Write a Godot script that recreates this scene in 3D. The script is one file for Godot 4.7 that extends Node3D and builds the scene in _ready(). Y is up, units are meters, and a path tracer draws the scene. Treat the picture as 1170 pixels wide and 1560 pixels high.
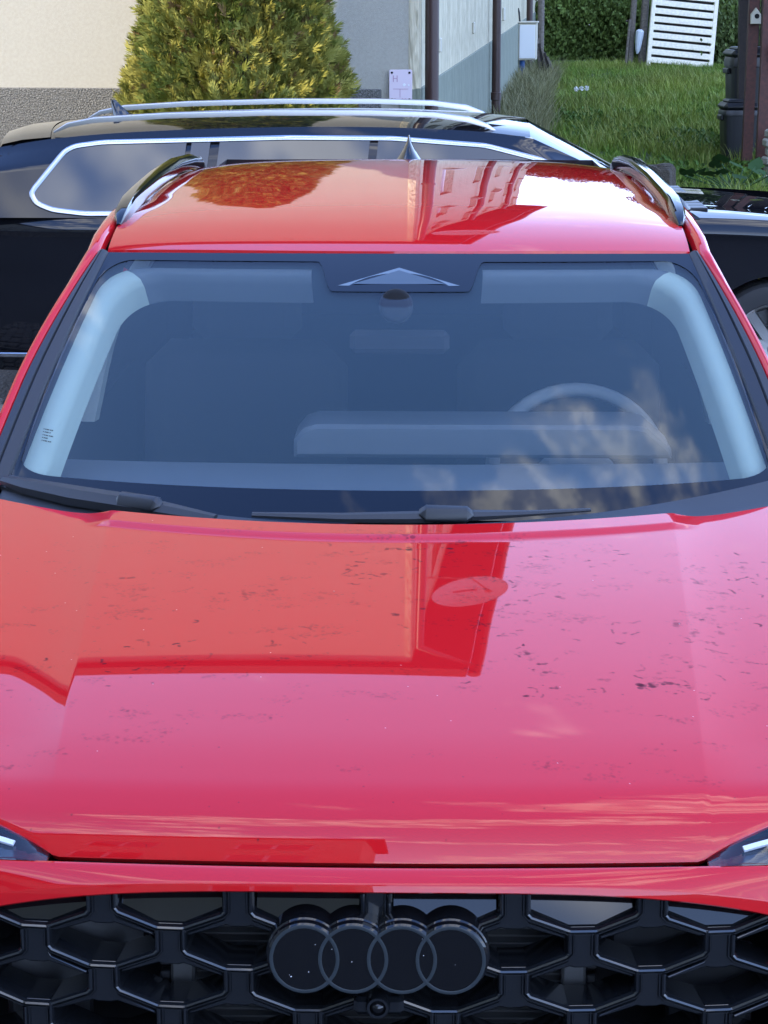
extends Node3D

# ------------------------------------------------------------------ mesh builder
class MB:
	var P := PackedVector3Array()
	var U := PackedVector2Array()
	var C := PackedColorArray()
	var tint := Color(1, 1, 1)

	func t(a: Vector3, b: Vector3, c: Vector3, ua := Vector2.ZERO, ub := Vector2.ZERO, uc := Vector2.ZERO) -> void:
		P.append(a); P.append(b); P.append(c)
		U.append(ua); U.append(ub); U.append(uc)
		C.append(tint); C.append(tint); C.append(tint)

	func q(a: Vector3, b: Vector3, c: Vector3, d: Vector3) -> void:
		t(a, b, c, Vector2(0, 0), Vector2(1, 0), Vector2(1, 1))
		t(a, c, d, Vector2(0, 0), Vector2(1, 1), Vector2(0, 1))

	func grid(rows: Array, uvs: Array = []) -> void:
		for i in rows.size() - 1:
			var r0: PackedVector3Array = rows[i]
			var r1: PackedVector3Array = rows[i + 1]
			for j in r0.size() - 1:
				if uvs.is_empty():
					q(r0[j], r0[j + 1], r1[j + 1], r1[j])
				else:
					var a: PackedVector2Array = uvs[i]
					var b: PackedVector2Array = uvs[i + 1]
					t(r0[j], r0[j + 1], r1[j + 1], a[j], a[j + 1], b[j + 1])
					t(r0[j], r1[j + 1], r1[j], a[j], b[j + 1], b[j])

	func box(c: Vector3, s: Vector3, bevel := 0.0, basis := Basis.IDENTITY) -> void:
		# a box with chamfered edges, built from its 24 inset corners
		var h := s * 0.5
		var b := minf(bevel, minf(h.x, minf(h.y, h.z)) * 0.9)
		var v := func(x: float, y: float, z: float, ax: int) -> Vector3:
			var p := Vector3(x * h.x, y * h.y, z * h.z)
			if ax != 0: p.x -= x * b
			if ax != 1: p.y -= y * b
			if ax != 2: p.z -= z * b
			return c + basis * p
		for ax in 3:
			for sg: float in [-1.0, 1.0]:
				var k: Array = []
				for w: Array in [[-1.0, -1.0], [1.0, -1.0], [1.0, 1.0], [-1.0, 1.0]]:
					var e := [0.0, 0.0, 0.0]
					e[ax] = sg; e[(ax + 1) % 3] = w[0]; e[(ax + 2) % 3] = w[1]
					k.append(v.call(e[0], e[1], e[2], ax))
				if sg < 0: k.reverse()
				q(k[0], k[1], k[2], k[3])
		if b <= 0.0: return
		for ax in 3:
			var a1 := (ax + 1) % 3
			var a2 := (ax + 2) % 3
			for s1: float in [-1.0, 1.0]:
				for s2: float in [-1.0, 1.0]:
					var e0 := [0.0, 0.0, 0.0]
					e0[ax] = -1.0; e0[a1] = s1; e0[a2] = s2
					var e1 := e0.duplicate(); e1[ax] = 1.0
					var k := [v.call(e0[0], e0[1], e0[2], a1), v.call(e1[0], e1[1], e1[2], a1), v.call(e1[0], e1[1], e1[2], a2), v.call(e0[0], e0[1], e0[2], a2)]
					if s1 * s2 > 0: k.reverse()
					q(k[0], k[1], k[2], k[3])
		for sx: float in [-1.0, 1.0]:
			for sy: float in [-1.0, 1.0]:
				for sz: float in [-1.0, 1.0]:
					var k := [v.call(sx, sy, sz, 0), v.call(sx, sy, sz, 1), v.call(sx, sy, sz, 2)]
					if sx * sy * sz < 0: k.reverse()
					t(k[0], k[1], k[2])

	func sweep(path: PackedVector3Array, prof: PackedVector2Array, up: Vector3, closed_prof := true, closed_path := false, caps := true, scales := PackedFloat32Array()) -> void:
		var n := path.size()
		var rows: Array = []
		for i in n:
			var a := path[(i - 1 + n) % n] if (i > 0 or closed_path) else path[i]
			var b := path[(i + 1) % n] if (i < n - 1 or closed_path) else path[i]
			var d0 := (path[i] - a)
			var d1 := (b - path[i])
			var tan := Vector3.ZERO
			if d0.length() > 1e-9: tan += d0.normalized()
			if d1.length() > 1e-9: tan += d1.normalized()
			var half := tan.length() * 0.5
			if d0.length() < 1e-9 or d1.length() < 1e-9: half = 1.0
			tan = tan.normalized()
			var sd := tan.cross(up).normalized()
			var nn := sd.cross(tan).normalized()
			var sc := scales[i] if scales.size() == n else 1.0
			var row := PackedVector3Array()
			for k in prof.size():
				row.append(path[i] + sd * prof[k].x * sc / maxf(half, 0.5) + nn * prof[k].y * sc)
			if closed_prof: row.append(row[0])
			rows.append(row)
		if closed_path: rows.append(rows[0])
		grid(rows)
		if caps and not closed_path and closed_prof:
			for e in [0, n - 1]:
				var r: PackedVector3Array = rows[e]
				var m := Vector3.ZERO
				for k in prof.size(): m += r[k]
				m /= prof.size()
				for k in prof.size():
					if e == 0: t(m, r[k + 1], r[k])
					else: t(m, r[k], r[k + 1])

	func tube(path: PackedVector3Array, r: float, seg := 8, scales := PackedFloat32Array()) -> void:
		var prof := PackedVector2Array()
		for k in seg: prof.append(Vector2(cos(TAU * k / seg), sin(TAU * k / seg)) * r)
		var d := (path[path.size() - 1] - path[0]).normalized()
		var up := Vector3.UP if absf(d.y) < 0.8 else Vector3(0.13, 0.0, 0.99)
		sweep(path, prof, up, true, false, true, scales)

	func lathe(prof: PackedVector2Array, xf: Transform3D, seg := 24) -> void:
		# prof: (radius, height along y)
		var rows: Array = []
		for k in seg + 1:
			var a := TAU * (k % seg) / seg
			var row := PackedVector3Array()
			for p in prof: row.append(xf * Vector3(p.x * cos(a), p.y, -p.x * sin(a)))
			rows.append(row)
		for i in seg:
			var r0: PackedVector3Array = rows[i]
			var r1: PackedVector3Array = rows[i + 1]
			for j in prof.size() - 1:
				if prof[j].x > 1e-6: t(r0[j], r1[j], r1[j + 1])
				if prof[j + 1].x > 1e-6: t(r0[j], r1[j + 1], r0[j + 1])

	static func inset(poly: PackedVector2Array, d: float) -> PackedVector2Array:
		var out := PackedVector2Array()
		var n := poly.size()
		var area := 0.0
		for i in n: area += poly[i].cross(poly[(i + 1) % n])
		var sg := 1.0 if area > 0 else -1.0
		for i in n:
			var e0 := (poly[i] - poly[(i - 1 + n) % n]).normalized()
			var e1 := (poly[(i + 1) % n] - poly[i]).normalized()
			var n0 := Vector2(-e0.y, e0.x) * sg
			var n1 := Vector2(-e1.y, e1.x) * sg
			var m := (n0 + n1).normalized()
			out.append(poly[i] + m * d / maxf(m.dot(n0), 0.4))
		return out

	func extrude(poly0: PackedVector2Array, z0: float, z1: float, bevel := 0.0, xf := Transform3D.IDENTITY, back := true) -> void:
		# polygon in xy, from z0 (back) to z1 (front)
		var poly := poly0.duplicate()
		var n := poly.size()
		var area := 0.0
		for i in n: area += poly[i].cross(poly[(i + 1) % n])
		if area < 0: poly.reverse()
		var top := inset(poly, bevel) if bevel > 0 else poly
		var tr := Geometry2D.triangulate_polygon(top)
		for i in range(0, tr.size(), 3):
			var a := top[tr[i]]; var b := top[tr[i + 1]]; var c := top[tr[i + 2]]
			if (b - a).cross(c - a) < 0:
				var s := b; b = c; c = s
			t(xf * Vector3(a.x, a.y, z1), xf * Vector3(b.x, b.y, z1), xf * Vector3(c.x, c.y, z1), a, b, c)
			if back:
				t(xf * Vector3(a.x, a.y, z0), xf * Vector3(c.x, c.y, z0), xf * Vector3(b.x, b.y, z0), a, c, b)
		for i in n:
			var j := (i + 1) % n
			var zb := z1 - bevel
			q(xf * Vector3(poly[i].x, poly[i].y, z0), xf * Vector3(poly[j].x, poly[j].y, z0), xf * Vector3(poly[j].x, poly[j].y, zb), xf * Vector3(poly[i].x, poly[i].y, zb))
			if bevel > 0:
				q(xf * Vector3(poly[i].x, poly[i].y, zb), xf * Vector3(poly[j].x, poly[j].y, zb), xf * Vector3(top[j].x, top[j].y, z1), xf * Vector3(top[i].x, top[i].y, z1))

	func mesh(angle := 35.0) -> ArrayMesh:
		var nt := P.size() / 3
		var fn := PackedVector3Array(); fn.resize(nt)
		var fa := PackedVector3Array(); fa.resize(nt)
		for i in nt:
			var cr := (P[i * 3 + 1] - P[i * 3]).cross(P[i * 3 + 2] - P[i * 3])
			fa[i] = cr
			fn[i] = cr.normalized()
		var N := PackedVector3Array(); N.resize(nt * 3)
		if angle <= 0.0:
			for i in nt:
				N[i * 3] = fn[i]; N[i * 3 + 1] = fn[i]; N[i * 3 + 2] = fn[i]
		else:
			var ids := {}
			var vid := PackedInt32Array(); vid.resize(nt * 3)
			for i in nt * 3:
				var k := Vector3i((P[i] * 20000.0).round())
				var g: int = ids.get(k, -1)
				if g < 0:
					g = ids.size(); ids[k] = g
				vid[i] = g
			var count := PackedInt32Array(); count.resize(ids.size() + 1)
			for i in nt * 3: count[vid[i] + 1] += 1
			for i in ids.size(): count[i + 1] += count[i]
			var fill := count.duplicate()
			var list := PackedInt32Array(); list.resize(nt * 3)
			for i in nt * 3:
				list[fill[vid[i]]] = i / 3
				fill[vid[i]] += 1
			var lim := cos(deg_to_rad(angle))
			for i in nt * 3:
				var me := fn[i / 3]
				var s := Vector3.ZERO
				for k in range(count[vid[i]], count[vid[i] + 1]):
					if fn[list[k]].dot(me) >= lim: s += fa[list[k]]
				N[i] = s.normalized() if s.length_squared() > 1e-24 else me
		# Godot's front faces run clockwise
		var p2 := PackedVector3Array(); p2.resize(nt * 3)
		var n2 := PackedVector3Array(); n2.resize(nt * 3)
		var u2 := PackedVector2Array(); u2.resize(nt * 3)
		var c2 := PackedColorArray(); c2.resize(nt * 3)
		for i in nt:
			for k in 3:
				var s: int = i * 3 + [0, 2, 1][k]
				p2[i * 3 + k] = P[s]; n2[i * 3 + k] = N[s]; u2[i * 3 + k] = U[s]; c2[i * 3 + k] = C[s]
		var arr := []
		arr.resize(Mesh.ARRAY_MAX)
		arr[Mesh.ARRAY_VERTEX] = p2
		arr[Mesh.ARRAY_NORMAL] = n2
		arr[Mesh.ARRAY_TEX_UV] = u2
		arr[Mesh.ARRAY_COLOR] = c2
		var m := ArrayMesh.new()
		m.add_surface_from_arrays(Mesh.PRIMITIVE_TRIANGLES, arr)
		return m

# ------------------------------------------------------------------ helpers
var M := {}
var names := {}
var rng := RandomNumberGenerator.new()

func numbered(n: String) -> String:
	var k: int = names.get(n, 0)
	names[n] = k + 1
	return n if k == 0 else "%s_%03d" % [n, k]

func mat(key: String, col: Color, rough := 0.6, metal := 0.0, spec := 0.5) -> StandardMaterial3D:
	var m := StandardMaterial3D.new()
	m.resource_name = key
	m.albedo_color = Color(col.r, col.g, col.b).linear_to_srgb()
	m.roughness = rough
	m.metallic = metal
	m.metallic_specular = spec
	m.cull_mode = BaseMaterial3D.CULL_DISABLED
	M[key] = m
	return m

func part(parent: Node, called: String, mb: MB, m: Material, angle := 35.0) -> MeshInstance3D:
	var o := MeshInstance3D.new()
	o.name = called
	o.mesh = mb.mesh(angle)
	o.material_override = m
	parent.add_child(o, true)
	return o

func part_mesh(parent: Node, called: String, mesh: Mesh, m: Material, xf := Transform3D.IDENTITY) -> MeshInstance3D:
	var o := MeshInstance3D.new()
	o.name = called
	o.mesh = mesh
	o.material_override = m
	o.transform = xf
	parent.add_child(o, true)
	return o

func tag(o: Node, label: String, category: String, group := "", kind := "") -> Node:
	if label: o.set_meta("label", label)
	if category: o.set_meta("category", category)
	if group: o.set_meta("group", group)
	if kind: o.set_meta("kind", kind)
	return o

func thing(called: String, label: String, category: String, at := Vector3.ZERO, turn := 0.0, group := "") -> Node3D:
	var o := Node3D.new()
	o.name = numbered(called)
	add_child(o)
	o.position = at
	o.rotation.y = turn
	tag(o, label, category, group)
	return o

func single(called: String, mb: MB, m: Material, label: String, category: String, group := "", kind := "", angle := 35.0) -> MeshInstance3D:
	var o := part(self, numbered(called), mb, m, angle)
	tag(o, label, category, group, kind)
	return o

func v3(a: Array) -> PackedVector3Array:
	var r := PackedVector3Array()
	for p: Array in a: r.append(Vector3(p[0], p[1], p[2]))
	return r

func v2(a: Array) -> PackedVector2Array:
	var r := PackedVector2Array()
	for p: Array in a: r.append(Vector2(p[0], p[1]))
	return r

func lut(tab: Array, x: float) -> float:
	# piecewise linear lookup in [[x, y], ...]
	if x <= tab[0][0]: return tab[0][1]
	for i in tab.size() - 1:
		if x <= tab[i + 1][0]:
			return lerpf(tab[i][1], tab[i + 1][1], (x - tab[i][0]) / (tab[i + 1][0] - tab[i][0]))
	return tab[tab.size() - 1][1]

func smooth_lut(tab: Array, x: float) -> float:
	# Catmull-Rom through the points
	var n := tab.size()
	if x <= tab[0][0]: return tab[0][1]
	if x >= tab[n - 1][0]: return tab[n - 1][1]
	for i in n - 1:
		if x <= tab[i + 1][0]:
			var h: float = tab[i + 1][0] - tab[i][0]
			var s: float = (x - tab[i][0]) / h
			var sec: float = (tab[i + 1][1] - tab[i][1]) / h
			var m0 := sec
			var m1 := sec
			if i > 0: m0 = (tab[i + 1][1] - tab[i - 1][1]) / (tab[i + 1][0] - tab[i - 1][0])
			if i < n - 2: m1 = (tab[i + 2][1] - tab[i][1]) / (tab[i + 2][0] - tab[i][0])
			var s2 := s * s
			var s3 := s2 * s
			return (2 * s3 - 3 * s2 + 1) * tab[i][1] + (s3 - 2 * s2 + s) * h * m0 + (-2 * s3 + 3 * s2) * tab[i + 1][1] + (s3 - s2) * h * m1
	return 0.0

func noise(sd: int, freq: float, oct := 3) -> FastNoiseLite:
	var n := FastNoiseLite.new()
	n.seed = sd
	n.frequency = freq
	n.noise_type = FastNoiseLite.TYPE_SIMPLEX_SMOOTH
	n.fractal_octaves = oct
	return n

func noise_tex(sd: int, freq: float, oct: int, a: Color, b: Color, as_normal := false, strength := 4.0, size := 512) -> NoiseTexture2D:
	var t := NoiseTexture2D.new()
	t.width = size; t.height = size
	t.seamless = true
	t.noise = noise(sd, freq, oct)
	if as_normal:
		t.as_normal_map = true
		t.bump_strength = strength
	else:
		var g := Gradient.new()
		g.set_color(0, a.linear_to_srgb()); g.set_color(1, b.linear_to_srgb())
		g.set_offset(0, 0.2); g.set_offset(1, 0.8)
		t.color_ramp = g
	return t

func textured(key: String, a: Color, b: Color, freq: float, scale: float, rough: float, bump := 0.0, bump_freq := 0.08, oct := 4) -> StandardMaterial3D:
	var m := mat(key, Color(1, 1, 1), rough)
	m.albedo_color = Color.WHITE
	m.albedo_texture = noise_tex(key.hash() % 1000, freq, oct, a, b)
	m.uv1_triplanar = true
	m.uv1_world_triplanar = true
	m.uv1_scale = Vector3.ONE * scale
	if bump > 0.0:
		m.normal_enabled = true
		m.normal_texture = noise_tex(key.hash() % 1000 + 7, bump_freq, 3, a, b, true, bump)
	return m

# ------------------------------------------------------------------ integrated slope profile
class Prof:
	var ys := PackedFloat32Array()
	var ds := 0.002
	func _init(tab: Array, y0: float) -> void:
		var y := y0
		var s := 0.0
		var k := 0
		while s <= tab[tab.size() - 1][0] + 0.3:
			ys.append(y)
			while k < tab.size() - 2 and s > tab[k + 1][0]: k += 1
			var f := clampf((s - tab[k][0]) / (tab[k + 1][0] - tab[k][0]), 0.0, 1.0)
			var a := lerpf(tab[k][1], tab[k + 1][1], f * f * (3 - 2 * f) * 0.5 + f * 0.5)
			y += tan(deg_to_rad(a)) * ds
			s += ds
	func at(s: float) -> float:
		var f := clampf(s / ds, 0.0, ys.size() - 1.001)
		var i := int(f)
		return lerpf(ys[i], ys[i + 1], f - i)

# ------------------------------------------------------------------ red car surfaces
var hood_prof: Prof
var roof_prof: Prof

func hood_front(x: float) -> float: return -0.044 - 0.15 * x * x
func hood_trim(x: float) -> float: return 0.235 * maxf(absf(x) - 0.445, 0.0)
func hood_rear(x: float) -> float: return -0.980 - 0.40 * x * x

func hood_y(x: float, z: float) -> float:
	var s := hood_front(x) - z
	var y := hood_prof.at(s) + 0.010 * x * x
	var ax := absf(x)
	# the crease: a domed middle, a step down outside it
	var xc := 0.455 + 0.045 * clampf(s / 1.0, 0.0, 1.0)
	var amp := smoothstep(0.01, 0.20, s)
	y -= 0.5 * minf(ax, xc) * minf(ax, xc) / 13.0
	var slope_in := minf(ax, xc) / 13.0
	if ax > xc:
		var d := ax - xc
		var w := 0.10
		var dd := minf(d, w)
		# slope eases from steep to flat over w
		y -= (slope_in + 0.155 * amp) * (dd - dd * dd / (2.0 * w))
	# the pressed lip along the rear edge
	var e := z - hood_rear(x)
	y += 0.006 * (1.0 - smoothstep(0.052, 0.062, e)) * (1.0 - smoothstep(0.485, 0.545, ax))
	return y

func wind(u: float, v: float, off := 0.0) -> Vector3:
	var b := Vector3(0.727 * u, 1.093 + 0.035 * u * u, -1.030 - 0.27 * u * u)
	var tp := Vector3(0.602 * u, 1.513 - 0.010 * u * u, -1.745 - 0.10 * u * u)
	var n := Vector3(0.16 * u, 0.86, 0.50).normalized()
	return b.lerp(tp, v) + n * (0.088 * v * (1.0 - v) * (1.0 - 0.4 * u * u) + off)

func roof_half(z: float) -> float: return 0.602 - 0.026 * clampf((-z - 1.85) / 2.2, 0.0, 1.0)

func roof_y(u: float, z: float) -> float:
	var s := maxf((-1.747 - 0.10 * u * u) - z, 0.0)
	var k := 0.28 + 0.72 * smoothstep(0.0, 0.6, s)
	return roof_prof.at(s) - k * (0.020 * u * u + 0.018 * pow(absf(u), 6.0))

func _ready() -> void:
	rng.seed = 20240517
	# ---- camera
	var cam := Camera3D.new()
	cam.name = "camera"
	cam.position = Vector3(0.073, 2.05, 2.9)
	cam.rotation_degrees = Vector3(-13.0, 1.23, 0.0)
	cam.fov = 25.13
	cam.near = 0.05
	cam.far = 400.0
	add_child(cam)
	cam.current = true
	# ---- sky, exposure
	var env := Environment.new()
	env.background_mode = Environment.BG_SKY
	var sky := Sky.new()
	sky.sky_material = make_sky()
	env.sky = sky
	env.background_energy_multiplier = 1.0
	env.tonemap_mode = Environment.TONE_MAPPER_LINEAR
	env.tonemap_exposure = 4.65
	env.sdfgi_enabled = true
	env.ssao_enabled = true
	env.ssil_enabled = true
	var we := WorldEnvironment.new()
	we.name = "world_environment"
	we.environment = env
	add_child(we)
	# ---- sun
	var sun := DirectionalLight3D.new()
	sun.name = "sun"
	sun.light_energy = 0.6
	sun.light_color = Color(1.0, 0.94, 0.84)
	sun.light_angular_distance = 0.5
	sun.shadow_enabled = true
	add_child(sun)
	var to_sun := Vector3(-0.62, 0.60, 0.50).normalized()
	sun.basis = Basis.looking_at(-to_sun, Vector3.UP)
	sun.sky_mode = DirectionalLight3D.SKY_MODE_LIGHT_ONLY

	hood_prof = Prof.new([[0.0, 68.0], [0.015, 55.0], [0.04, 33.0], [0.09, 17.5], [0.22, 13.0], [0.47, 10.6], [0.77, 8.4], [1.02, 7.0]], 0.885)
	roof_prof = Prof.new([[0.0, 20.0], [0.10, 14.0], [0.20, 8.5], [0.35, 4.2], [0.55, 2.2], [0.95, 0.3], [1.35, -2.2], [1.75, -5.0], [2.15, -9.0], [2.5, -14.0]], 1.516)
	materials()
	build_ground()
	build_house()
	build_courtyard()
	build_garden()
	build_estate_car()
	build_red_car()

func make_sky() -> PanoramaSkyMaterial:
	# blue air paling towards the horizon, with broken cloud drawing in from behind the viewer
	var w := 2048
	var h := 1024
	var data := PackedFloat32Array()
	data.resize(w * h * 4)
	var n1 := noise(120, 1.5, 6)
	var n2 := noise(23, 6.0, 5)
	var n3 := noise(31, 13.0, 4)
	var k4 := 0
	var turn := Vector2(cos(9 * TAU / 24), sin(9 * TAU / 24))
	for j in h:
		var el := PI * (0.5 - (j + 0.5) / h)
		var ce := cos(el)
		var se := sin(el)
		var k := pow(1.0 - maxf(se, 0.0), 1.55)
		var air := Color(0.085, 0.180, 0.50).lerp(Color(0.64, 0.91, 1.44), k)
		if se <= 0.0: air = Color(0.28, 0.27, 0.25)
		for i in w:
			var c := air
			if se > 0.0:
				var az := TAU * (i + 0.5) / w
				var dx := sin(az) * ce
				var dz := -cos(az) * ce
				var q := 1.0 / (se + 0.14)
				var rx := dx * turn.x - dz * turn.y
				var rz := dx * turn.y + dz * turn.x
				var a := n1.get_noise_3d(rx * q * 0.9, rz * q * 1.6, 3.0)
				a += 0.23 * smoothstep(-0.13, 0.28, dz) - 0.03 - 0.05 * smoothstep(0.1, 0.8, -dz)
				if a > 0.02:
					a += 0.30 * n2.get_noise_3d(rx * q, rz * q * 1.7, 9.0)
					var f := smoothstep(0.215, 0.43, a) * smoothstep(0.02, 0.14, se)
					if f > 0.0: f *= 0.30 + 0.70 * smoothstep(-0.25, 0.35, n3.get_noise_3d(rx * q, rz * q * 1.5, 2.0))
					if f > 0.0:
						var b := 1.0 + 0.45 * n2.get_noise_3d(dx * q * 1.3, dz * q * 1.3, 40.0)
						c = air.lerp(Color(1.24 * b, 1.25 * b, 1.27 * b), f * 0.70)
			data[k4] = c.r; data[k4 + 1] = c.g; data[k4 + 2] = c.b; data[k4 + 3] = 1.0
			k4 += 4
	var im := Image.create_from_data(w, h, false, Image.FORMAT_RGBAF, data.to_byte_array())
	var m := PanoramaSkyMaterial.new()
	m.panorama = ImageTexture.create_from_image(im)
	return m

func paint(key: String, col: Color) -> StandardMaterial3D:
	var m := mat(key, col, 0.5, 0.0, 0.0)
	m.specular_mode = BaseMaterial3D.SPECULAR_DISABLED
	m.clearcoat_enabled = true
	m.clearcoat = 1.0
	m.clearcoat_roughness = 0.015
	return m

const RED := Color(0.58, 0.010, 0.014)

func materials() -> void:
	paint("red_paint", RED)
	hood_paint()
	paint("black_paint", Color(0.007, 0.007, 0.009))
	mat("print_black", Color(0.003, 0.003, 0.004), 0.0, 0.0, 0.45)
	mat("sensor_edge", Color(0.16, 0.19, 0.21), 0.25)
	mat("sensor_pane", Color(0.075, 0.092, 0.105), 0.12)
	mat("gloss_black", Color(0.006, 0.006, 0.007), 0.06)
	mat("satin_black", Color(0.009, 0.010, 0.012), 0.11, 0.0, 0.65)
	mat("trim_black", Color(0.020, 0.021, 0.024), 0.42)
	mat("rubber", Color(0.016, 0.016, 0.017), 0.7)
	mat("cavity", Color(0.004, 0.004, 0.005), 0.9)
	mat("cabin_dark", Color(0.013, 0.017, 0.019), 0.85)
	mat("visor", Color(0.06, 0.075, 0.08), 0.8)
	mat("mid_trim", Color(0.40, 0.46, 0.40), 0.8)
	mat("dash", Color(0.055, 0.068, 0.076), 0.65)
	mat("pale_trim", Color(0.26, 0.325, 0.26), 0.85)
	mat("grey_trim", Color(0.22, 0.25, 0.26), 0.8)
	mat("ring_grey", Color(0.030, 0.037, 0.042), 0.35)
	mat("chrome", Color(0.52, 0.51, 0.50), 0.22, 1.0)
	mat("satin_metal", Color(0.54, 0.53, 0.51), 0.32, 1.0)
	mat("radiator", Color(0.11, 0.112, 0.115), 0.45, 0.3)
	mat("led", Color(0.75, 0.76, 0.78), 0.2)
	var g := mat("windshield_glass", Color(0.03, 0.045, 0.05), 0.0, 0.0, 0.45)
	g.albedo_color = Color(0.0, 0.0, 0.0, 0.0)
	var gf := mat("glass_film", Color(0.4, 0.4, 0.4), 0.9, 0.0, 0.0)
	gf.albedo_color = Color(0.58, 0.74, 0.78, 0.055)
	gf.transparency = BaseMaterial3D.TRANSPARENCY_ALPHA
	g.transparency = BaseMaterial3D.TRANSPARENCY_ALPHA
	var g2 := mat("dark_glass", Color(0.01, 0.01, 0.01), 0.0)
	g2.albedo_color = Color(0.03, 0.035, 0.04, 0.80)
	g2.transparency = BaseMaterial3D.TRANSPARENCY_ALPHA
	var g3 := mat("clear_glass", Color(0.8, 0.8, 0.8), 0.0)
	g3.albedo_color = Color(0.1, 0.1, 0.1, 0.02)
	g3.transparency = BaseMaterial3D.TRANSPARENCY_ALPHA
	mat("window_dark", Color(0.012, 0.016, 0.019), 0.02, 0.0, 0.7)
	# house
	textured("render_beige", Color(0.355, 0.335, 0.27), Color(0.385, 0.365, 0.295), 0.03, 2.2, 0.95, 3.0, 0.16)
	textured("pebbledash", Color(0.065, 0.063, 0.055), Color(0.215, 0.21, 0.185), 0.09, 1.5, 0.95, 8.0, 0.10, 3)
	textured("render_side", Color(0.46, 0.41, 0.28), Color(0.56, 0.505, 0.35), 0.012, 0.35, 0.95, 4.0, 0.06)
	textured("plinth_blue", Color(0.16, 0.175, 0.13), Color(0.22, 0.24, 0.175), 0.02, 0.5, 0.9, 2.0, 0.05)
	M.render_side.uv1_scale = Vector3(0.9, 0.10, 0.9)
	M.plinth_blue.uv1_scale = Vector3(1.2, 0.12, 1.2)
	mat("brown_metal", Color(0.050, 0.026, 0.021), 0.38)
	mat("fascia_brown", Color(0.03, 0.014, 0.011), 0.7)
	textured("roof_tile", Color(0.10, 0.045, 0.035), Color(0.16, 0.07, 0.05), 0.05, 0.5, 0.9)
	mat("white_paint", Color(0.72, 0.73, 0.72), 0.5)
	mat("box_grey", Color(0.50, 0.47, 0.37), 0.5)
	mat("blue_pipe", Color(0.02, 0.09, 0.30), 0.5)
	mat("sign_pink", Color(0.66, 0.56, 0.60), 0.5)
	mat("sign_ink", Color(0.42, 0.25, 0.33), 0.6)
	mat("dish_grey", Color(0.42, 0.41, 0.40), 0.5)
	mat("dish_ink", Color(0.10, 0.10, 0.11), 0.6)
	# ground and garden
	textured("asphalt", Color(0.045, 0.045, 0.046), Color(0.085, 0.083, 0.08), 0.09, 0.7, 0.95, 6.0, 0.1)
	textured("cobble_grey", Color(0.12, 0.105, 0.09), Color(0.24, 0.22, 0.20), 0.05, 2.0, 0.9, 8.0, 0.08)
	textured("lawn_soil", Color(0.030, 0.048, 0.012), Color(0.055, 0.085, 0.022), 0.05, 0.5, 1.0, 6.0, 0.1)
	textured("pallet_wood", Color(0.74, 0.68, 0.53), Color(0.88, 0.82, 0.66), 0.03, 1.2, 0.85)
	textured("grey_wood", Color(0.10, 0.085, 0.07), Color(0.19, 0.165, 0.14), 0.03, 1.5, 0.9)
	textured("red_wood", Color(0.050, 0.014, 0.009), Color(0.085, 0.024, 0.015), 0.03, 1.5, 0.6)
	textured("dark_wood", Color(0.010, 0.006, 0.005), Color(0.022, 0.013, 0.010), 0.03, 1.5, 0.7)
	textured("bark", Color(0.035, 0.028, 0.020), Color(0.10, 0.085, 0.065), 0.06, 2.0, 0.95, 10.0, 0.08)
	mat("bin_black", Color(0.012, 0.013, 0.015), 0.38)
	mat("plastic_bag", Color(0.55, 0.60, 0.66), 0.5)
	textured("pale_stone", Color(0.26, 0.245, 0.22), Color(0.42, 0.40, 0.36), 0.04, 2.0, 0.9, 6.0, 0.08)
	textured("concrete", Color(0.20, 0.19, 0.17), Color(0.32, 0.31, 0.28), 0.04, 2.0, 0.95)
	for k: Array in [["thuja_leaf", 0.35], ["grass_blade", 0.30], ["broad_leaf", 0.25], ["weed", 0.25]]:
		var m := mat(k[0], Color(1, 1, 1), 0.6, 0.0, 0.3)
		m.albedo_color = Color.WHITE
		m.vertex_color_use_as_albedo = true
		m.backlight_enabled = true
		m.backlight = Color(k[1], k[1], k[1] * 0.6)
	mat("dandelion_white", Color(0.75, 0.75, 0.72), 0.9)

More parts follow.
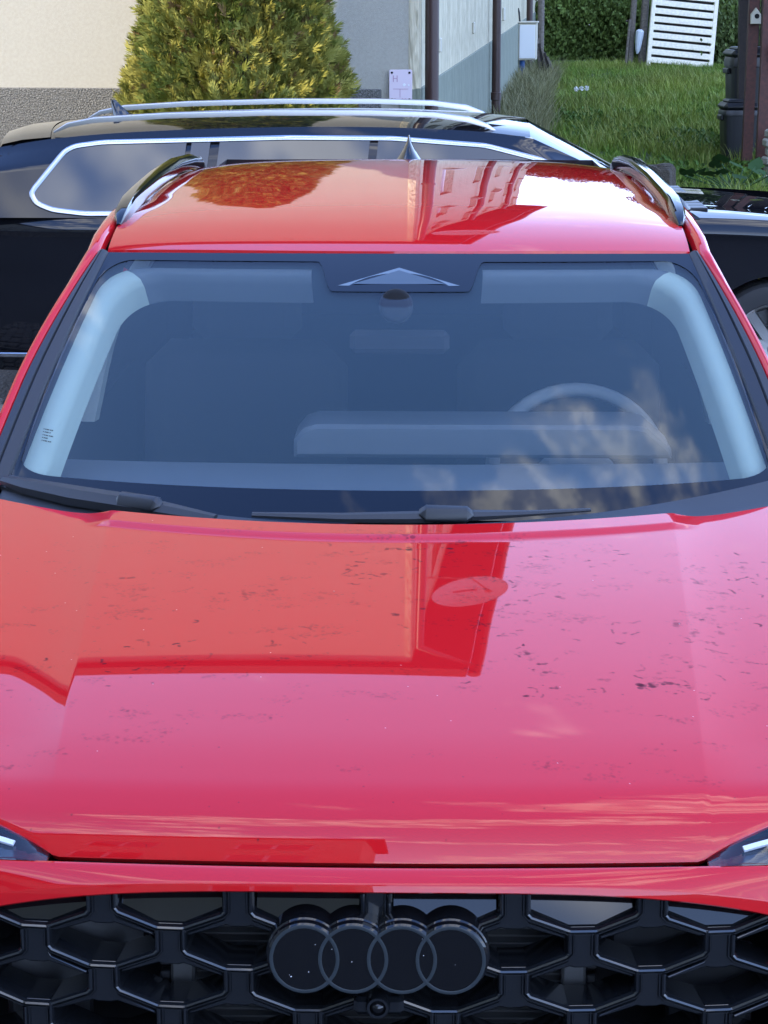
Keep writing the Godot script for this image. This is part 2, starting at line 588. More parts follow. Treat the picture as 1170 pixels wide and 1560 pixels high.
func hood_paint() -> void:
	var n := 1536
	var base := RED.linear_to_srgb()
	var im := Image.create_empty(n, n, false, Image.FORMAT_RGB8)
	im.fill(base)
	var co := Image.create_empty(n, n, false, Image.FORMAT_RGB8)
	co.fill(Color(1, 1, 1))
	var r := RandomNumberGenerator.new()
	r.seed = 77
	# fine dust film
	var dn := noise(5, 0.012, 4)
	for k in 26000:
		var x := r.randi_range(0, n - 1)
		var y := r.randi_range(0, n - 1)
		var a := clampf(dn.get_noise_2d(x, y) * 1.2 + 0.35, 0.0, 1.0)
		if r.randf() > a: continue
		var d := base.lerp(Color(0.62, 0.30, 0.30), r.randf_range(0.08, 0.4))
		im.set_pixel(x, y, d)
		co.set_pixel(x, y, Color(1, 1, 1) * r.randf_range(0.5, 0.95))
	var dab := func(px: float, py: float, rad: float, st: float) -> void:
		var R := int(ceil(rad + 1.0))
		for dy in range(-R, R + 1):
			for dx in range(-R, R + 1):
				var x := int(px) + dx
				var y := int(py) + dy
				if x < 0 or y < 0 or x >= n or y >= n: continue
				var f := clampf(rad + 0.5 - Vector2(dx, dy).length(), 0.0, 1.0) * st
				if f <= 0.0: continue
				im.set_pixel(x, y, im.get_pixel(x, y).lerp(Color(0.30, 0.12, 0.16), f))
				co.set_pixel(x, y, co.get_pixel(x, y).lerp(Color(0.04, 0.04, 0.04), f))
	# dried marks: clusters of curls, short scratches and specks. u = (x + .8) / 1.6, v = -z / 1.3
	var spots: Array = []
	for k in 44:
		spots.append(Vector2(r.randf_range(-0.62, 0.62), r.randf_range(-0.92, -0.42)))
	for k in 24:
		spots.append(Vector2(r.randf_range(0.12, 0.62), r.randf_range(-0.9, -0.36)))
	for sp: Vector2 in spots:
		var marks := r.randi_range(2, 7)
		var st := r.randf_range(0.15, 0.58)
		var big := r.randf_range(0.45, 1.7)
		for m in marks:
			var p := sp + Vector2(r.randfn(0.0, 0.035), r.randfn(0.0, 0.034))
			var px := (p.x + 0.8) / 1.6 * n
			var py := -p.y / 1.3 * n
			if r.randf() < 0.5:
				# a blot of a few overlapping dabs with a paler heart
				for e in r.randi_range(2, 6):
					dab.call(px + r.randfn(0.0, 4.0) * big, py + r.randfn(0.0, 2.6) * big, r.randf_range(0.6, 3.6) * big, st * r.randf_range(0.4, 1.0))
			else:
				var a := r.randf_range(-0.7, 0.7)
				for s in r.randi_range(6, 22):
					px += cos(a) * r.randf_range(0.8, 1.8) * big; py += sin(a) * r.randf_range(0.8, 2.2) * big
					a += r.randf_range(-0.55, 0.55)
					if r.randf() < 0.75: dab.call(px, py, r.randf_range(0.7, 2.4), st * r.randf_range(0.4, 1.0))
	# washed-out smears
	for k in 170:
		var px := r.randf_range(0.1, 0.9) * n
		var py := r.randf_range(0.12, 0.75) * n
		for e in r.randi_range(10, 40):
			dab.call(px + r.randfn(0.0, 14.0), py + r.randfn(0.0, 7.0), r.randf_range(0.6, 3.0), r.randf_range(0.05, 0.2))
	for k in 260:
		dab.call(r.randf_range(0, n), r.randf_range(0, n), r.randf_range(0.4, 1.3), r.randf_range(0.3, 0.9))
	for k in 40:
		var x := r.randi_range(2, n - 3)
		var y := r.randi_range(2, n - 3)
		for dd: Vector2i in [Vector2i(0, 0), Vector2i(1, 0), Vector2i(0, 1)]:
			im.set_pixel(x + dd.x, y + dd.y, Color(0.9, 0.75, 0.72))
			co.set_pixel(x + dd.x, y + dd.y, Color(0.2, 0.2, 0.2))
	var m := paint("hood_paint", RED)
	m.albedo_color = Color.WHITE
	m.albedo_texture = ImageTexture.create_from_image(im)
	m.clearcoat_texture = ImageTexture.create_from_image(co)

# ------------------------------------------------------------------ ground, lawn
func ground_y(x: float, z: float) -> float:
	var g := lut([[12.2, 0.0], [12.9, 0.10], [14.3, 0.33], [18.0, 0.50], [24.0, 0.62], [33.0, 0.84], [60.0, 1.1]], -z)
	return g * smoothstep(-1.5, 0.4, x + (-z - 11.8) * -0.075 + 0.6)

func build_ground() -> void:
	# one sheet: a parking court, rising to the lawn behind it, out to the horizon
	var mb := MB.new()
	var xs: Array = [-200.0, -60.0, -25.0, -12.0, -6.0, -3.0]
	for k in 30: xs.append(-2.0 + k * 0.55)
	xs.append_array([16.0, 25.0, 60.0, 200.0])
	var zs: Array = [200.0, 60.0, 20.0, 8.0, 3.0, 0.0, -5.0, -10.0]
	for k in 34: zs.append(-11.0 - k * 0.8)
	zs.append_array([-40.0, -50.0, -60.0, -120.0, -200.0])
	var rows: Array = []
	for z: float in zs:
		var row := PackedVector3Array()
		for x: float in xs: row.append(Vector3(x, ground_y(x, z) - 0.004, z))
		rows.append(row)
	mb.grid(rows)
	var o := single("ground", mb, M.asphalt, "dark grey asphalt parking court with a patch of cobbles", "ground", "", "structure", 60.0)
	# cobbles where the parking court shows
	var cob: Array = []
	for k in 4:
		var c := MB.new()
		c.box(Vector3.ZERO, Vector3(0.092 + 0.01 * (k % 2), 0.06, 0.092 + 0.008 * (k / 2)), 0.016)
		cob.append(c.mesh(50.0))
	for i in 16:
		for j in 17:
			var x := -2.95 + i * 0.106 + (0.05 if j % 2 else 0.0)
			var z := -6.6 - j * 0.106
			var t := Transform3D(Basis(Vector3.UP, rng.randf_range(-0.1, 0.1)).rotated(Vector3.RIGHT, rng.randf_range(-0.06, 0.06)), Vector3(x, rng.randf_range(-0.014, 0.008), z))
			part_mesh(o, "cobblestone", cob[rng.randi() % 4], M.cobble_grey, t)
	# lawn surface just above the ground
	var lm := MB.new()
	rows = []
	for k in 38:
		var z := -11.4 - k * 0.8
		var row := PackedVector3Array()
		for i in 30:
			var x := maxf(lerpf(0.0, 26.0, pow(i / 29.0, 1.3)), 0.0) + (-z - 11.8) * 0.075 - 0.1
			row.append(Vector3(x, ground_y(x, z), z))
		rows.append(row)
	lm.grid(rows)
	single("lawn", lm, M.lawn_soil, "soil under the lawn rising beside the house", "lawn", "", "structure", 60.0)

func blade_mesh(r: RandomNumberGenerator, count: int, hgt: float, spread: float, width: float, c0: Color, c1: Color) -> ArrayMesh:
	var mb := MB.new()
	for k in count:
		var a := r.randf_range(0, TAU)
		var b := Vector3(cos(a), 0, sin(a)) * spread * sqrt(r.randf())
		var lean := Vector3(cos(a + r.randf_range(-1, 1)), 0, sin(a + r.randf_range(-1, 1))) * hgt * r.randf_range(0.1, 0.55)
		var hh := hgt * r.randf_range(0.55, 1.1)
		var sd := Vector3(-sin(a), 0, cos(a)).rotated(Vector3.UP, r.randf_range(-1, 1)) * width
		mb.tint = c0.lerp(c1, r.randf())
		var m := b + Vector3(0, hh * 0.6, 0) + lean * 0.35
		var tip := b + Vector3(0, hh, 0) + lean
		mb.q(b - sd, b + sd, m + sd * 0.8, m - sd * 0.8)
		mb.t(m - sd * 0.8, m + sd * 0.8, tip)
	return mb.mesh(0.0)

func multi(called: String, mesh: Mesh, m: Material, xfs: Array, cols: Array, parent: Node = self) -> MultiMeshInstance3D:
	var mm := MultiMesh.new()
	mm.transform_format = MultiMesh.TRANSFORM_3D
	mm.use_colors = true
	mm.mesh = mesh
	mm.instance_count = xfs.size()
	for i in xfs.size():
		mm.set_instance_transform(i, xfs[i])
		mm.set_instance_color(i, cols[i])
	var o := MultiMeshInstance3D.new()
	o.name = numbered(called) if parent == self else called
	o.multimesh = mm
	o.material_override = m
	parent.add_child(o, true)
	o.set_meta("kind", "stuff")
	return o

# ------------------------------------------------------------------ buildings
func wall_panel(mb: MB, o: Vector3, along: Vector3, out: Vector3, length: float, y0: float, y1: float, holes: Array, deep := 0.16) -> void:
	# a wall face with openings and their reveals; holes are [a0, a1, b0, b1]
	var xs: Array = [0.0, length]
	var ys: Array = [y0, y1]
	for h: Array in holes:
		for k in 2:
			if not xs.has(h[k]): xs.append(h[k])
			if not ys.has(h[k + 2]): ys.append(h[k + 2])
	xs.sort(); ys.sort()
	for i in xs.size() - 1:
		for j in ys.size() - 1:
			var cx: float = (xs[i] + xs[i + 1]) / 2
			var cy: float = (ys[j] + ys[j + 1]) / 2
			var open := false
			for h: Array in holes:
				if cx > h[0] and cx < h[1] and cy > h[2] and cy < h[3]: open = true
			if open: continue
			var a: Vector3 = o + along * xs[i]
			var b: Vector3 = o + along * xs[i + 1]
			mb.q(a + Vector3.UP * ys[j], b + Vector3.UP * ys[j], b + Vector3.UP * ys[j + 1], a + Vector3.UP * ys[j + 1])
	for h: Array in holes:
		var k := [o + along * h[0] + Vector3.UP * h[2], o + along * h[1] + Vector3.UP * h[2], o + along * h[1] + Vector3.UP * h[3], o + along * h[0] + Vector3.UP * h[3]]
		for e in 4:
			var p: Vector3 = k[e]
			var r: Vector3 = k[(e + 1) % 4]
			mb.q(p, r, r - out * deep, p - out * deep)

func window_parts(parent: Node, o: Vector3, along: Vector3, out: Vector3, h: Array) -> void:
	var c: Vector3 = o + along * (h[0] + h[1]) * 0.5 + Vector3.UP * (h[2] + h[3]) * 0.5 - out * 0.11
	var w: float = h[1] - h[0]
	var t: float = h[3] - h[2]
	var bs := Basis(along, Vector3.UP, out)
	var f := MB.new()
	for s: float in [-1.0, 1.0]:
		f.box(c + along * s * (w / 2 - 0.035), Vector3(0.07, t, 0.07), 0.006, bs)
		f.box(c + Vector3.UP * s * (t / 2 - 0.035), Vector3(w - 0.14, 0.07, 0.068), 0.006, bs)
	f.box(c, Vector3(0.09, t - 0.14, 0.066), 0.006, bs)
	var fo := part(parent, "window", f, M.white_paint)
	for s: float in [-1.0, 1.0]:
		var p := MB.new()
		p.box(c + along * s * (w / 4 - 0.01), Vector3(w / 2 - 0.11, t - 0.14, 0.012), 0.0, bs)
		part(fo, "pane", p, M.window_dark)
	var sl := MB.new()
	sl.box(c + Vector3.UP * (-t / 2 - 0.018) + out * 0.14, Vector3(w + 0.1, 0.03, 0.14), 0.006, bs)
	part(fo, "sill", sl, M.white_paint)

const EAVE := 10.2

func build_house() -> void:
	var turn := deg_to_rad(-4.3)
	var h := thing("house", "pale rendered apartment house with grey plinth and brown downpipes behind the cars", "house", Vector3(-0.02, 0, -11.8), turn)
	var L := 15.0
	var D := 26.0
	# gable wall facing the court: blank
	var w := MB.new()
	wall_panel(w, Vector3(-L, 0, 0), Vector3.RIGHT, Vector3.BACK, L, -0.2, EAVE, [])
	w.q(Vector3(-L, -0.2, -D), Vector3(-L, -0.2, 0), Vector3(-L, EAVE, 0), Vector3(-L, EAVE, -D))
	w.q(Vector3(0, -0.2, -D), Vector3(-L, -0.2, -D), Vector3(-L, EAVE, -D), Vector3(0, EAVE, -D))
	part(h, "gable_wall", w, M.render_beige)
	var holes: Array = []
	for fl in 3:
		for k in 5:
			var a := 2.4 + k * 4.9
			holes.append([a, a + 1.5, 2.55 + fl * 2.75, 4.0 + fl * 2.75])
	var s := MB.new()
	wall_panel(s, Vector3(0, 0, 0), Vector3.FORWARD, Vector3.RIGHT, D, -0.2, EAVE, holes)
	part(h, "side_wall", s, M.render_side)
	for hh: Array in holes: window_parts(h, Vector3.ZERO, Vector3.FORWARD, Vector3.RIGHT, hh)
	# corner strip, plinths standing proud
	var cs := MB.new()
	cs.box(Vector3(-0.035, EAVE / 2 + 0.6, -0.035), Vector3(0.088, EAVE - 1.5, 0.088), 0.02)
	part(h, "corner_strip", cs, M.render_side)
	var p1 := MB.new()
	p1.box(Vector3(-L / 2 - 0.12, 0.59, 0.004), Vector3(L - 0.24, 1.6, 0.03), 0.006)
	part(h, "plinth", p1, M.pebbledash)
	var p2 := MB.new()
	var top: Array = []
	p2.extrude(v2([[-0.02, -0.2], [D, -0.2], [D, 1.62], [-0.02, 1.395]]), -0.02, 0.012, 0.004, Transform3D(Basis(Vector3.FORWARD, Vector3.UP, Vector3.RIGHT), Vector3.ZERO))
	part(h, "plinth", p2, M.plinth_blue).set_meta("label", "blue grey painted plinth of the side wall")
	var p3 := MB.new()
	p3.box(Vector3(-0.06, 0.59, 0.006), Vector3(0.125, 1.602, 0.03), 0.004)
	part(h, "plinth", p3, M.plinth_blue)
	# roof: soffit, fascia, gutters, low hips
	var ov := 0.56
	var of := 0.16
	var so := MB.new()
	so.box(Vector3(-L / 2, EAVE + 0.05, -D / 2), Vector3(L + 2 * ov, 0.10, D + 2 * of), 0.01)
	part(h, "soffit", so, M.fascia_brown)
	var fa := MB.new()
	for k: Array in [[Vector3(-L / 2, EAVE + 0.14, of + 0.012), Vector3(L + 2 * ov + 0.04, 0.26, 0.025)], [Vector3(-L / 2, EAVE + 0.14, -D - of - 0.012), Vector3(L + 2 * ov + 0.04, 0.26, 0.025)], [Vector3(ov + 0.012, EAVE + 0.14, -D / 2), Vector3(0.025, 0.26, D + 2 * of - 0.01)], [Vector3(-L - ov - 0.012, EAVE + 0.14, -D / 2), Vector3(0.025, 0.26, D + 2 * of - 0.01)]]:
		fa.box(k[0], k[1], 0.004)
	part(h, "fascia", fa, M.fascia_brown)
	var gu := MB.new()
	gu.tube(v3([[ov + 0.10, EAVE + 0.20, of], [ov + 0.10, EAVE + 0.18, -D - of]]), 0.07, 10)
	part(h, "gutter", gu, M.brown_metal)
	var rf := MB.new()
	var e := EAVE + 0.27
	var a := Vector3(-L - ov, e, of); var b := Vector3(ov, e, of); var c := Vector3(ov, e, -D - of); var d := Vector3(-L - ov, e, -D - of)
	var r0 := Vector3(-L / 2, e + 2.2, -L / 2); var r1 := Vector3(-L / 2, e + 2.2, -D + L / 2)
	rf.t(a, b, r0); rf.q(b, c, r1, r0); rf.t(c, d, r1); rf.q(d, a, r0, r1)
	part(h, "roof", rf, M.roof_tile)
	# downpipes with sockets and clips
	for k: Array in [[0.075, -0.045, 0.044], [0.078, -8.35, 0.044], [0.085, -17.4, 0.044]]:
		var dp := MB.new()
		dp.tube(v3([[k[0], -0.1, k[1]], [k[0], 2.0, k[1]], [k[0], EAVE - 0.4, k[1]], [ov + 0.05, EAVE + 0.05, k[1]]]), k[2], 14)
		for yy: float in [0.95, 3.0, 5.2, 7.4]:
			dp.lathe(v2([[0.044, -0.04], [0.052, -0.035], [0.052, 0.035], [0.044, 0.04]]), Transform3D(Basis.IDENTITY, Vector3(k[0], yy, k[1])), 14)
		part(h, "downpipe", dp, M.brown_metal, 50.0)
	for k: Array in [[1.62, -1.6], [1.66, -5.6]]:
		var vn := MB.new()
		vn.box(Vector3(0.012, k[0], k[1]), Vector3(0.024, 0.10, 0.08), 0.008)
		part(h, "wall_vent", vn, M.box_grey)
	for k: Array in [[1.72, -9.2], [1.70, -11.3]]:
		var vn := MB.new()
		vn.box(Vector3(0.012, k[0], k[1]), Vector3(0.024, 0.14, 0.22), 0.008)
		part(h, "wall_vent", vn, M.box_grey)
	# hydrant plate on the gable wall
	var basis := Basis(Vector3.UP, turn)
	var at := Vector3(-0.02, 0, -11.8)
	var sg := thing("hydrant_sign", "small faded pinkish white plate marked H on the house wall beside the thuja", "sign", at + basis * Vector3(-0.115, 1.41, 0.03), turn)
	var pl := MB.new()
	var rr := PackedVector2Array()
	for q: Array in [[0.062, 0.092, 0.0], [-0.062, 0.092, 90.0], [-0.062, -0.092, 180.0], [0.062, -0.092, 270.0]]:
		for z in 4:
			var an := deg_to_rad(q[2] + z * 30.0)
			rr.append(Vector2(q[0] + 0.01 * cos(an), q[1] + 0.01 * sin(an)))
	pl.extrude(rr, 0.0, 0.004, 0.001)
	part(sg, "plate", pl, M.sign_pink)
	var tm := TextMesh.new()
	var sf := SystemFont.new()
	sf.font_names = PackedStringArray(["Droid Sans"])
	tm.font = sf
	tm.text = "H"
	tm.font_size = 16
	tm.pixel_size = 0.0034
	tm.depth = 0.0008
	part_mesh(sg, "letter", tm, M.sign_ink, Transform3D(Basis.IDENTITY, Vector3(-0.034, 0.044, 0.005)))
	var ln := MB.new()
	ln.box(Vector3(0.0, -0.018, 0.0045), Vector3(0.095, 0.0035, 0.001))
	ln.box(Vector3(-0.004, -0.045, 0.0045), Vector3(0.0035, 0.05, 0.001))
	part(sg, "line", ln, M.sign_ink)
	for k: Array in [[-0.036, -0.083], [0.012, -0.083], [0.030, -0.083]]:
		var dg := MB.new()
		dg.lathe(v2([[0.0045, 0.0], [0.0045, 0.001], [0.008, 0.001], [0.008, 0.0]]), Transform3D(Basis(Vector3.RIGHT, PI / 2), Vector3(k[0], k[1], 0.004)), 10)
		part(sg, "digit", dg, M.sign_ink)
	for k: Array in [[0.022, 0.008, 0.009], [0.05, 0.006, 0.006]]:
		var dt := MB.new()
		dt.lathe(v2([[0.0, 0.002], [k[2], 0.0015], [k[2], 0.0]]), Transform3D(Basis(Vector3.RIGHT, PI / 2), Vector3(k[0], k[1], 0.004)), 12)
		part(sg, "dot", dt, M.white_paint)
	for k: Array in [[-0.055, 0.083], [0.055, 0.083], [-0.055, -0.083], [0.055, -0.083]]:
		var sc := MB.new()
		sc.lathe(v2([[0.0, 0.004], [0.007, 0.003], [0.008, 0.0]]), Transform3D(Basis(Vector3.RIGHT, PI / 2), Vector3(k[0], k[1], 0.004)), 10)
		part(sg, "screw", sc, M.gloss_black)
	# satellite dish on an arm, high on the side wall
	var di := thing("satellite_dish", "round grey satellite dish on an arm high on the house side wall", "satellite dish", at + basis * Vector3(0.42, 9.2, -1.4), turn + deg_to_rad(35.0))
	var dm := MB.new()
	var pr := PackedVector2Array()
	for k in 9: pr.append(Vector2(0.45 * k / 8.0, 0.10 * pow(k / 8.0, 2.0)))
	pr.append(Vector2(0.455, 0.095))
	for k in 9: pr.append(Vector2(0.45 * (8 - k) / 8.0, 0.10 * pow((8 - k) / 8.0, 2.0) - 0.006))
	var tilt := Transform3D(Basis(Vector3.RIGHT, PI / 2 - 0.05), Vector3.ZERO)
	dm.lathe(pr, tilt, 36)
	part(di, "reflector", dm, M.dish_grey)
	var mk := MB.new()
	for k in 7: mk.box(Vector3(-0.13 + 0.042 * k, 0.02, 0.012), Vector3(0.028, 0.05 + 0.01 * (k % 2), 0.004), 0.0)
	part(di, "maker_mark", mk, M.dish_ink)
	var arm := MB.new()
	arm.tube(v3([[0, -0.42, 0.05], [0, -0.25, 0.42]]), 0.012)
	arm.box(Vector3(0, -0.22, 0.44), Vector3(0.06, 0.06, 0.12), 0.01)
	part(di, "receiver_arm", arm, M.dish_grey)
	var br := MB.new()
	var wall_dir := Basis(Vector3.UP, -deg_to_rad(35.0)) * Vector3(-0.62, -0.3, 0)
	br.tube(PackedVector3Array([Vector3(0, 0, -0.03), Vector3(0, -0.3, -0.06), wall_dir + Vector3(0, 0, -0.06)]), 0.02)
	part(di, "bracket", br, M.satin_metal)
	# meter box, pipes, planks, and a block at the far end of the side wall
	var ub := thing("meter_box", "white metal meter box on the far end of the house side wall", "meter box", at + basis * Vector3(0.125, 1.30, -15.7), turn)
	var bb := MB.new()
	bb.box(Vector3.ZERO, Vector3(0.24, 0.47, 0.42), 0.012)
	part(ub, "cabinet", bb, M.box_grey)
	var bd := MB.new()
	bd.box(Vector3(0, 0, 0.214), Vector3(0.20, 0.42, 0.008), 0.003)
	part(ub, "side_plate", bd, M.white_paint)
	var bl := MB.new()
	bl.box(Vector3(0, 0.243, 0), Vector3(0.27, 0.018, 0.46), 0.004)
	part(ub, "lid", bl, M.box_grey)
	var bc := MB.new()
	bc.tube(v3([[-0.10, 0.24, 0.16], [-0.11, 0.36, 0.16], [-0.125, 0.42, 0.16]]), 0.012)
	part(ub, "cable", bc, M.rubber)
	var bp := MB.new()
	bp.tube(PackedVector3Array([at + basis * Vector3(0.06, 1.06, -15.6), at + basis * Vector3(0.06, 0.4, -15.6)]), 0.035)
	single("blue_pipe", bp, M.blue_pipe, "blue plastic pipe running down the wall under the white meter box", "pipe")

func apartment_block(called: String, label: String, at: Vector3, turn: float, L: float, D: float, H: float, m: Material) -> Node3D:
	var h := thing(called, label, "building", at, turn)
	var holes: Array = []
	var fl := int((H - 0.8) / 2.8)
	for f in fl:
		for k in int(L / 3.0):
			var a := 0.9 + k * 3.0
			holes.append([a, a + 1.5, 1.5 + f * 2.8, 2.95 + f * 2.8])
	var w := MB.new()
	wall_panel(w, Vector3(0, 0, 0), Vector3.RIGHT, Vector3.BACK, L, -0.1, H, holes)
	wall_panel(w, Vector3(L, 0, -D), Vector3.LEFT, Vector3.FORWARD, L, -0.1, H, [])
	wall_panel(w, Vector3(L, 0, 0), Vector3.FORWARD, Vector3.RIGHT, D, -0.1, H, [])
	wall_panel(w, Vector3(0, 0, -D), Vector3.BACK, Vector3.LEFT, D, -0.1, H, [])
	part(h, "wall", w, m)
	for hh: Array in holes: window_parts(h, Vector3.ZERO, Vector3.RIGHT, Vector3.BACK, hh)
	var r := MB.new()
	r.box(Vector3(L / 2, H + 0.14, -D / 2), Vector3(L + 0.8, 0.28, D + 0.8), 0.02)
	part(h, "roof", r, M.fascia_brown)
	var ch := MB.new()
	ch.box(Vector3(L * 0.82, H + 0.75, -D * 0.4), Vector3(0.9, 0.95, 0.6), 0.02)
	part(h, "chimney", ch, M.render_beige)
	return h

func build_courtyard() -> void:
	# the blocks on the other sides of the court: one behind the viewer, one along the left
	apartment_block("apartment_block", "rendered apartment block facing the house across the parking court", Vector3(-0.6, 0, 12.0), PI, 18.0, 10.0, 11.0, M.render_side)
	apartment_block("apartment_block", "narrower cream rendered block along the left side of the parking court", Vector3(-9.0, 0, 12.0), PI / 2, 13.0, 6.0, 11.6, M.render_beige)

# ------------------------------------------------------------------ plants and garden
func frond_mesh(r: RandomNumberGenerator) -> ArrayMesh:
	# a flat fan of thuja scales: a stem with forked fingers
	var mb := MB.new()
	for k in 13:
		var f := k / 12.0
		var side := -1.0 if k % 2 else 1.0
		var y0 := f * 0.6
		var a := side * (0.75 - 0.6 * f) + r.randf_range(-0.15, 0.15)
		var len := (0.62 - 0.32 * absf(f - 0.35)) * r.randf_range(0.8, 1.15)
		if k == 12: a = r.randf_range(-0.1, 0.1)
		var d := Vector3(sin(a), cos(a), r.randf_range(-0.25, 0.25)).normalized()
		var w := Vector3(d.y, -d.x, 0).normalized() * 0.034
		var b := Vector3(0, y0, 0)
		var m := b + d * len * 0.55 + Vector3(0, 0, r.randf_range(-0.05, 0.05))
		var e := b + d * len + Vector3(0, 0.04, r.randf_range(-0.06, 0.06))
		mb.tint = Color(1, 1, 1)
		mb.q(b - w * 0.6, b + w * 0.6, m + w, m - w)
		mb.tint = Color(1.3, 1.25, 1.1)
		mb.t(m - w, m + w, e)
	return mb.mesh(0.0)

func leaf_cluster(r: RandomNumberGenerator, count: int, size: float, spread: float) -> ArrayMesh:
	var mb := MB.new()
	for k in count:
		var p := Vector3(r.randfn(0, 1), r.randfn(0, 1), r.randfn(0, 1)) * spread * 0.6
		var b := Basis(Vector3(r.randfn(0, 1), r.randfn(0, 1), r.randfn(0, 1)).normalized(), r.randf_range(0, TAU))
		b = Basis.looking_at(Vector3(r.randfn(0, 0.6), -0.35, r.randfn(0, 0.6) + 0.3).normalized(), Vector3.UP) if r.randf() < 0.6 else b
		var s := size * r.randf_range(0.7, 1.2)
		var g := r.randf_range(0.75, 1.25)
		mb.tint = Color(g, g, g * 0.95)
		var o := [Vector3(0, -0.5, 0), Vector3(0.3, -0.1, 0.03), Vector3(0.22, 0.25, 0.02), Vector3(0, 0.55, -0.05), Vector3(-0.22, 0.25, 0.02), Vector3(-0.3, -0.1, 0.03)]
		var mid := p + b * (Vector3(0, 0.05, -0.06) * s)
		for e in 6: mb.t(mid, p + b * (o[e] * s), p + b * (o[(e + 1) % 6] * s))
	return mb.mesh(0.0)

func build_garden() -> void:
	build_thuja()
	var r := RandomNumberGenerator.new()
	r.seed = 99
	# grass
	var variants: Array = []
	variants.append(blade_mesh(r, 9, 0.13, 0.06, 0.0035, Color(0.095, 0.145, 0.020), Color(0.19, 0.255, 0.045)))
	variants.append(blade_mesh(r, 7, 0.22, 0.05, 0.0035, Color(0.11, 0.155, 0.028), Color(0.25, 0.29, 0.08)))
	variants.append(blade_mesh(r, 10, 0.085, 0.07, 0.005, Color(0.085, 0.155, 0.020), Color(0.16, 0.25, 0.040)))
	var patch := noise(41, 0.35, 3)
	var tall := noise(43, 0.6, 2)
	for vi in 3:
		var xfs: Array = []
		var cols: Array = []
		for k in [15000, 8000, 13000][vi]:
			var z: float = -12.6 - 20.2 * pow(r.randf(), 0.85)
			var x: float = (-z - 11.8) * 0.075 + 0.12 + 9.5 * r.randf()
			if x > 3.1 and z > -18.6: continue
			var tn := tall.get_noise_2d(x, z)
			if vi == 1 and tn < -0.05: continue
			if vi == 2 and tn > 0.25: continue
			var g := 1.0 + 0.35 * patch.get_noise_2d(x * 1.5, z * 1.5) + r.randf_range(-0.15, 0.15)
			var sc := r.randf_range(0.75, 1.25) * (1.0 - 0.25 * smoothstep(-24.0, -31.0, z))
			xfs.append(Transform3D(Basis(Vector3.UP, r.randf_range(0, TAU)).scaled(Vector3(sc, sc * (1.0 + 0.5 * tn), sc)), Vector3(x, ground_y(x, z) - 0.005, z)))
			cols.append(Color(g * (1.0 + 0.12 * tn), g, g * (1.0 - 0.15 * tn)))
		var o := multi("grass", variants[vi], M.grass_blade, xfs, cols)
		tag(o, ["mid length green grass blades all over the lawn", "taller pale grass tufts in patches of the lawn", "short broad grass blades between the taller tufts"][vi], "grass", "", "stuff")
	# broad little leaves among the grass (clover, ground ivy)
	var cl := leaf_cluster(r, 7, 0.045, 0.06)
	var xf2: Array = []
	var co2: Array = []
	for k in 5200:
		var z: float = -12.8 - 10.0 * r.randf()
		var x: float = (-z - 11.8) * 0.075 + 0.4 + 6.0 * r.randf()
		if patch.get_noise_2d(x * 1.2 + 40.0, z * 1.2) < 0.05: continue
		xf2.append(Transform3D(Basis(Vector3.UP, r.randf_range(0, TAU)), Vector3(x, ground_y(x, z) + r.randf_range(0.02, 0.09), z)))
		var g := r.randf_range(0.8, 1.2)
		co2.append(Color(0.065 * g, 0.125 * g, 0.022 * g))
	tag(multi("ground_cover", cl, M.broad_leaf, xf2, co2), "small round clover leaves in the nearer part of the lawn", "ground cover", "", "stuff")
	# dry weeds along the foot of the side wall
	var wd := blade_mesh(r, 8, 0.34, 0.06, 0.004, Color(0.09, 0.12, 0.04), Color(0.24, 0.22, 0.12))
	xf2 = []; co2 = []
	for k in 1100:
		var t := r.randf_range(5.0, 17.0)
		var x := -0.02 + t * 0.075 + 0.06 + 0.42 * pow(r.randf(), 1.4) + (0.15 if t < 10.0 else 0.0) * r.randf()
		var z := -11.8 - t
		var sc := r.randf_range(0.6, 1.35)
		xf2.append(Transform3D(Basis(Vector3.UP, r.randf_range(0, TAU)).scaled(Vector3(sc, sc, sc)), Vector3(x, ground_y(x, z), z)))
		var g := r.randf_range(0.75, 1.2)
		co2.append(Color(g, g, g))
	tag(multi("weeds", wd, M.weed, xf2, co2), "tall dry grey green weeds along the foot of the house side wall", "weeds", "", "stuff")
	# dandelion clocks
	for k: Array in [[1.70, -24.0, 0.22], [1.757, -24.0, 0.225], [1.80, -23.7, 0.25]]:
		var gy := ground_y(k[0], k[1])
		var d := thing("dandelion_clock", "white dandelion seed head in the lawn, %s" % ["the left one of the pair", "the right one of the pair", "the one standing apart on the right"][names.get("dandelion_clock", 0)], "dandelion", Vector3(k[0], gy, k[1]), 0.0, "dandelion clocks in the lawn")
		var st := MB.new()
		st.tube(v3([[0, 0, 0], [0.01, k[2], 0]]), 0.003, 5)
		part(d, "stem", st, M.lawn_soil)
		var hd := MB.new()
		for e in 60:
			var u := Vector3(r.randfn(0, 1), r.randfn(0, 1), r.randfn(0, 1)).normalized()
			var sd := u.cross(Vector3(0.3, 0.9, 0.2)).normalized() * 0.005
			var c := Vector3(0.01, k[2] + 0.005, 0)
			hd.t(c, c + u * 0.03 - sd, c + u * 0.03 + sd)
		part(d, "seed_head", hd, M.dandelion_white, 0.0)
	# hedge and the trees behind it
	var cluster := leaf_cluster(r, 9, 0.085, 0.13)
	var hg := thing("hedge", "clipped leafy green hedge along the back of the lawn", "hedge", Vector3.ZERO)
	var xs: Array = []
	var cs: Array = []
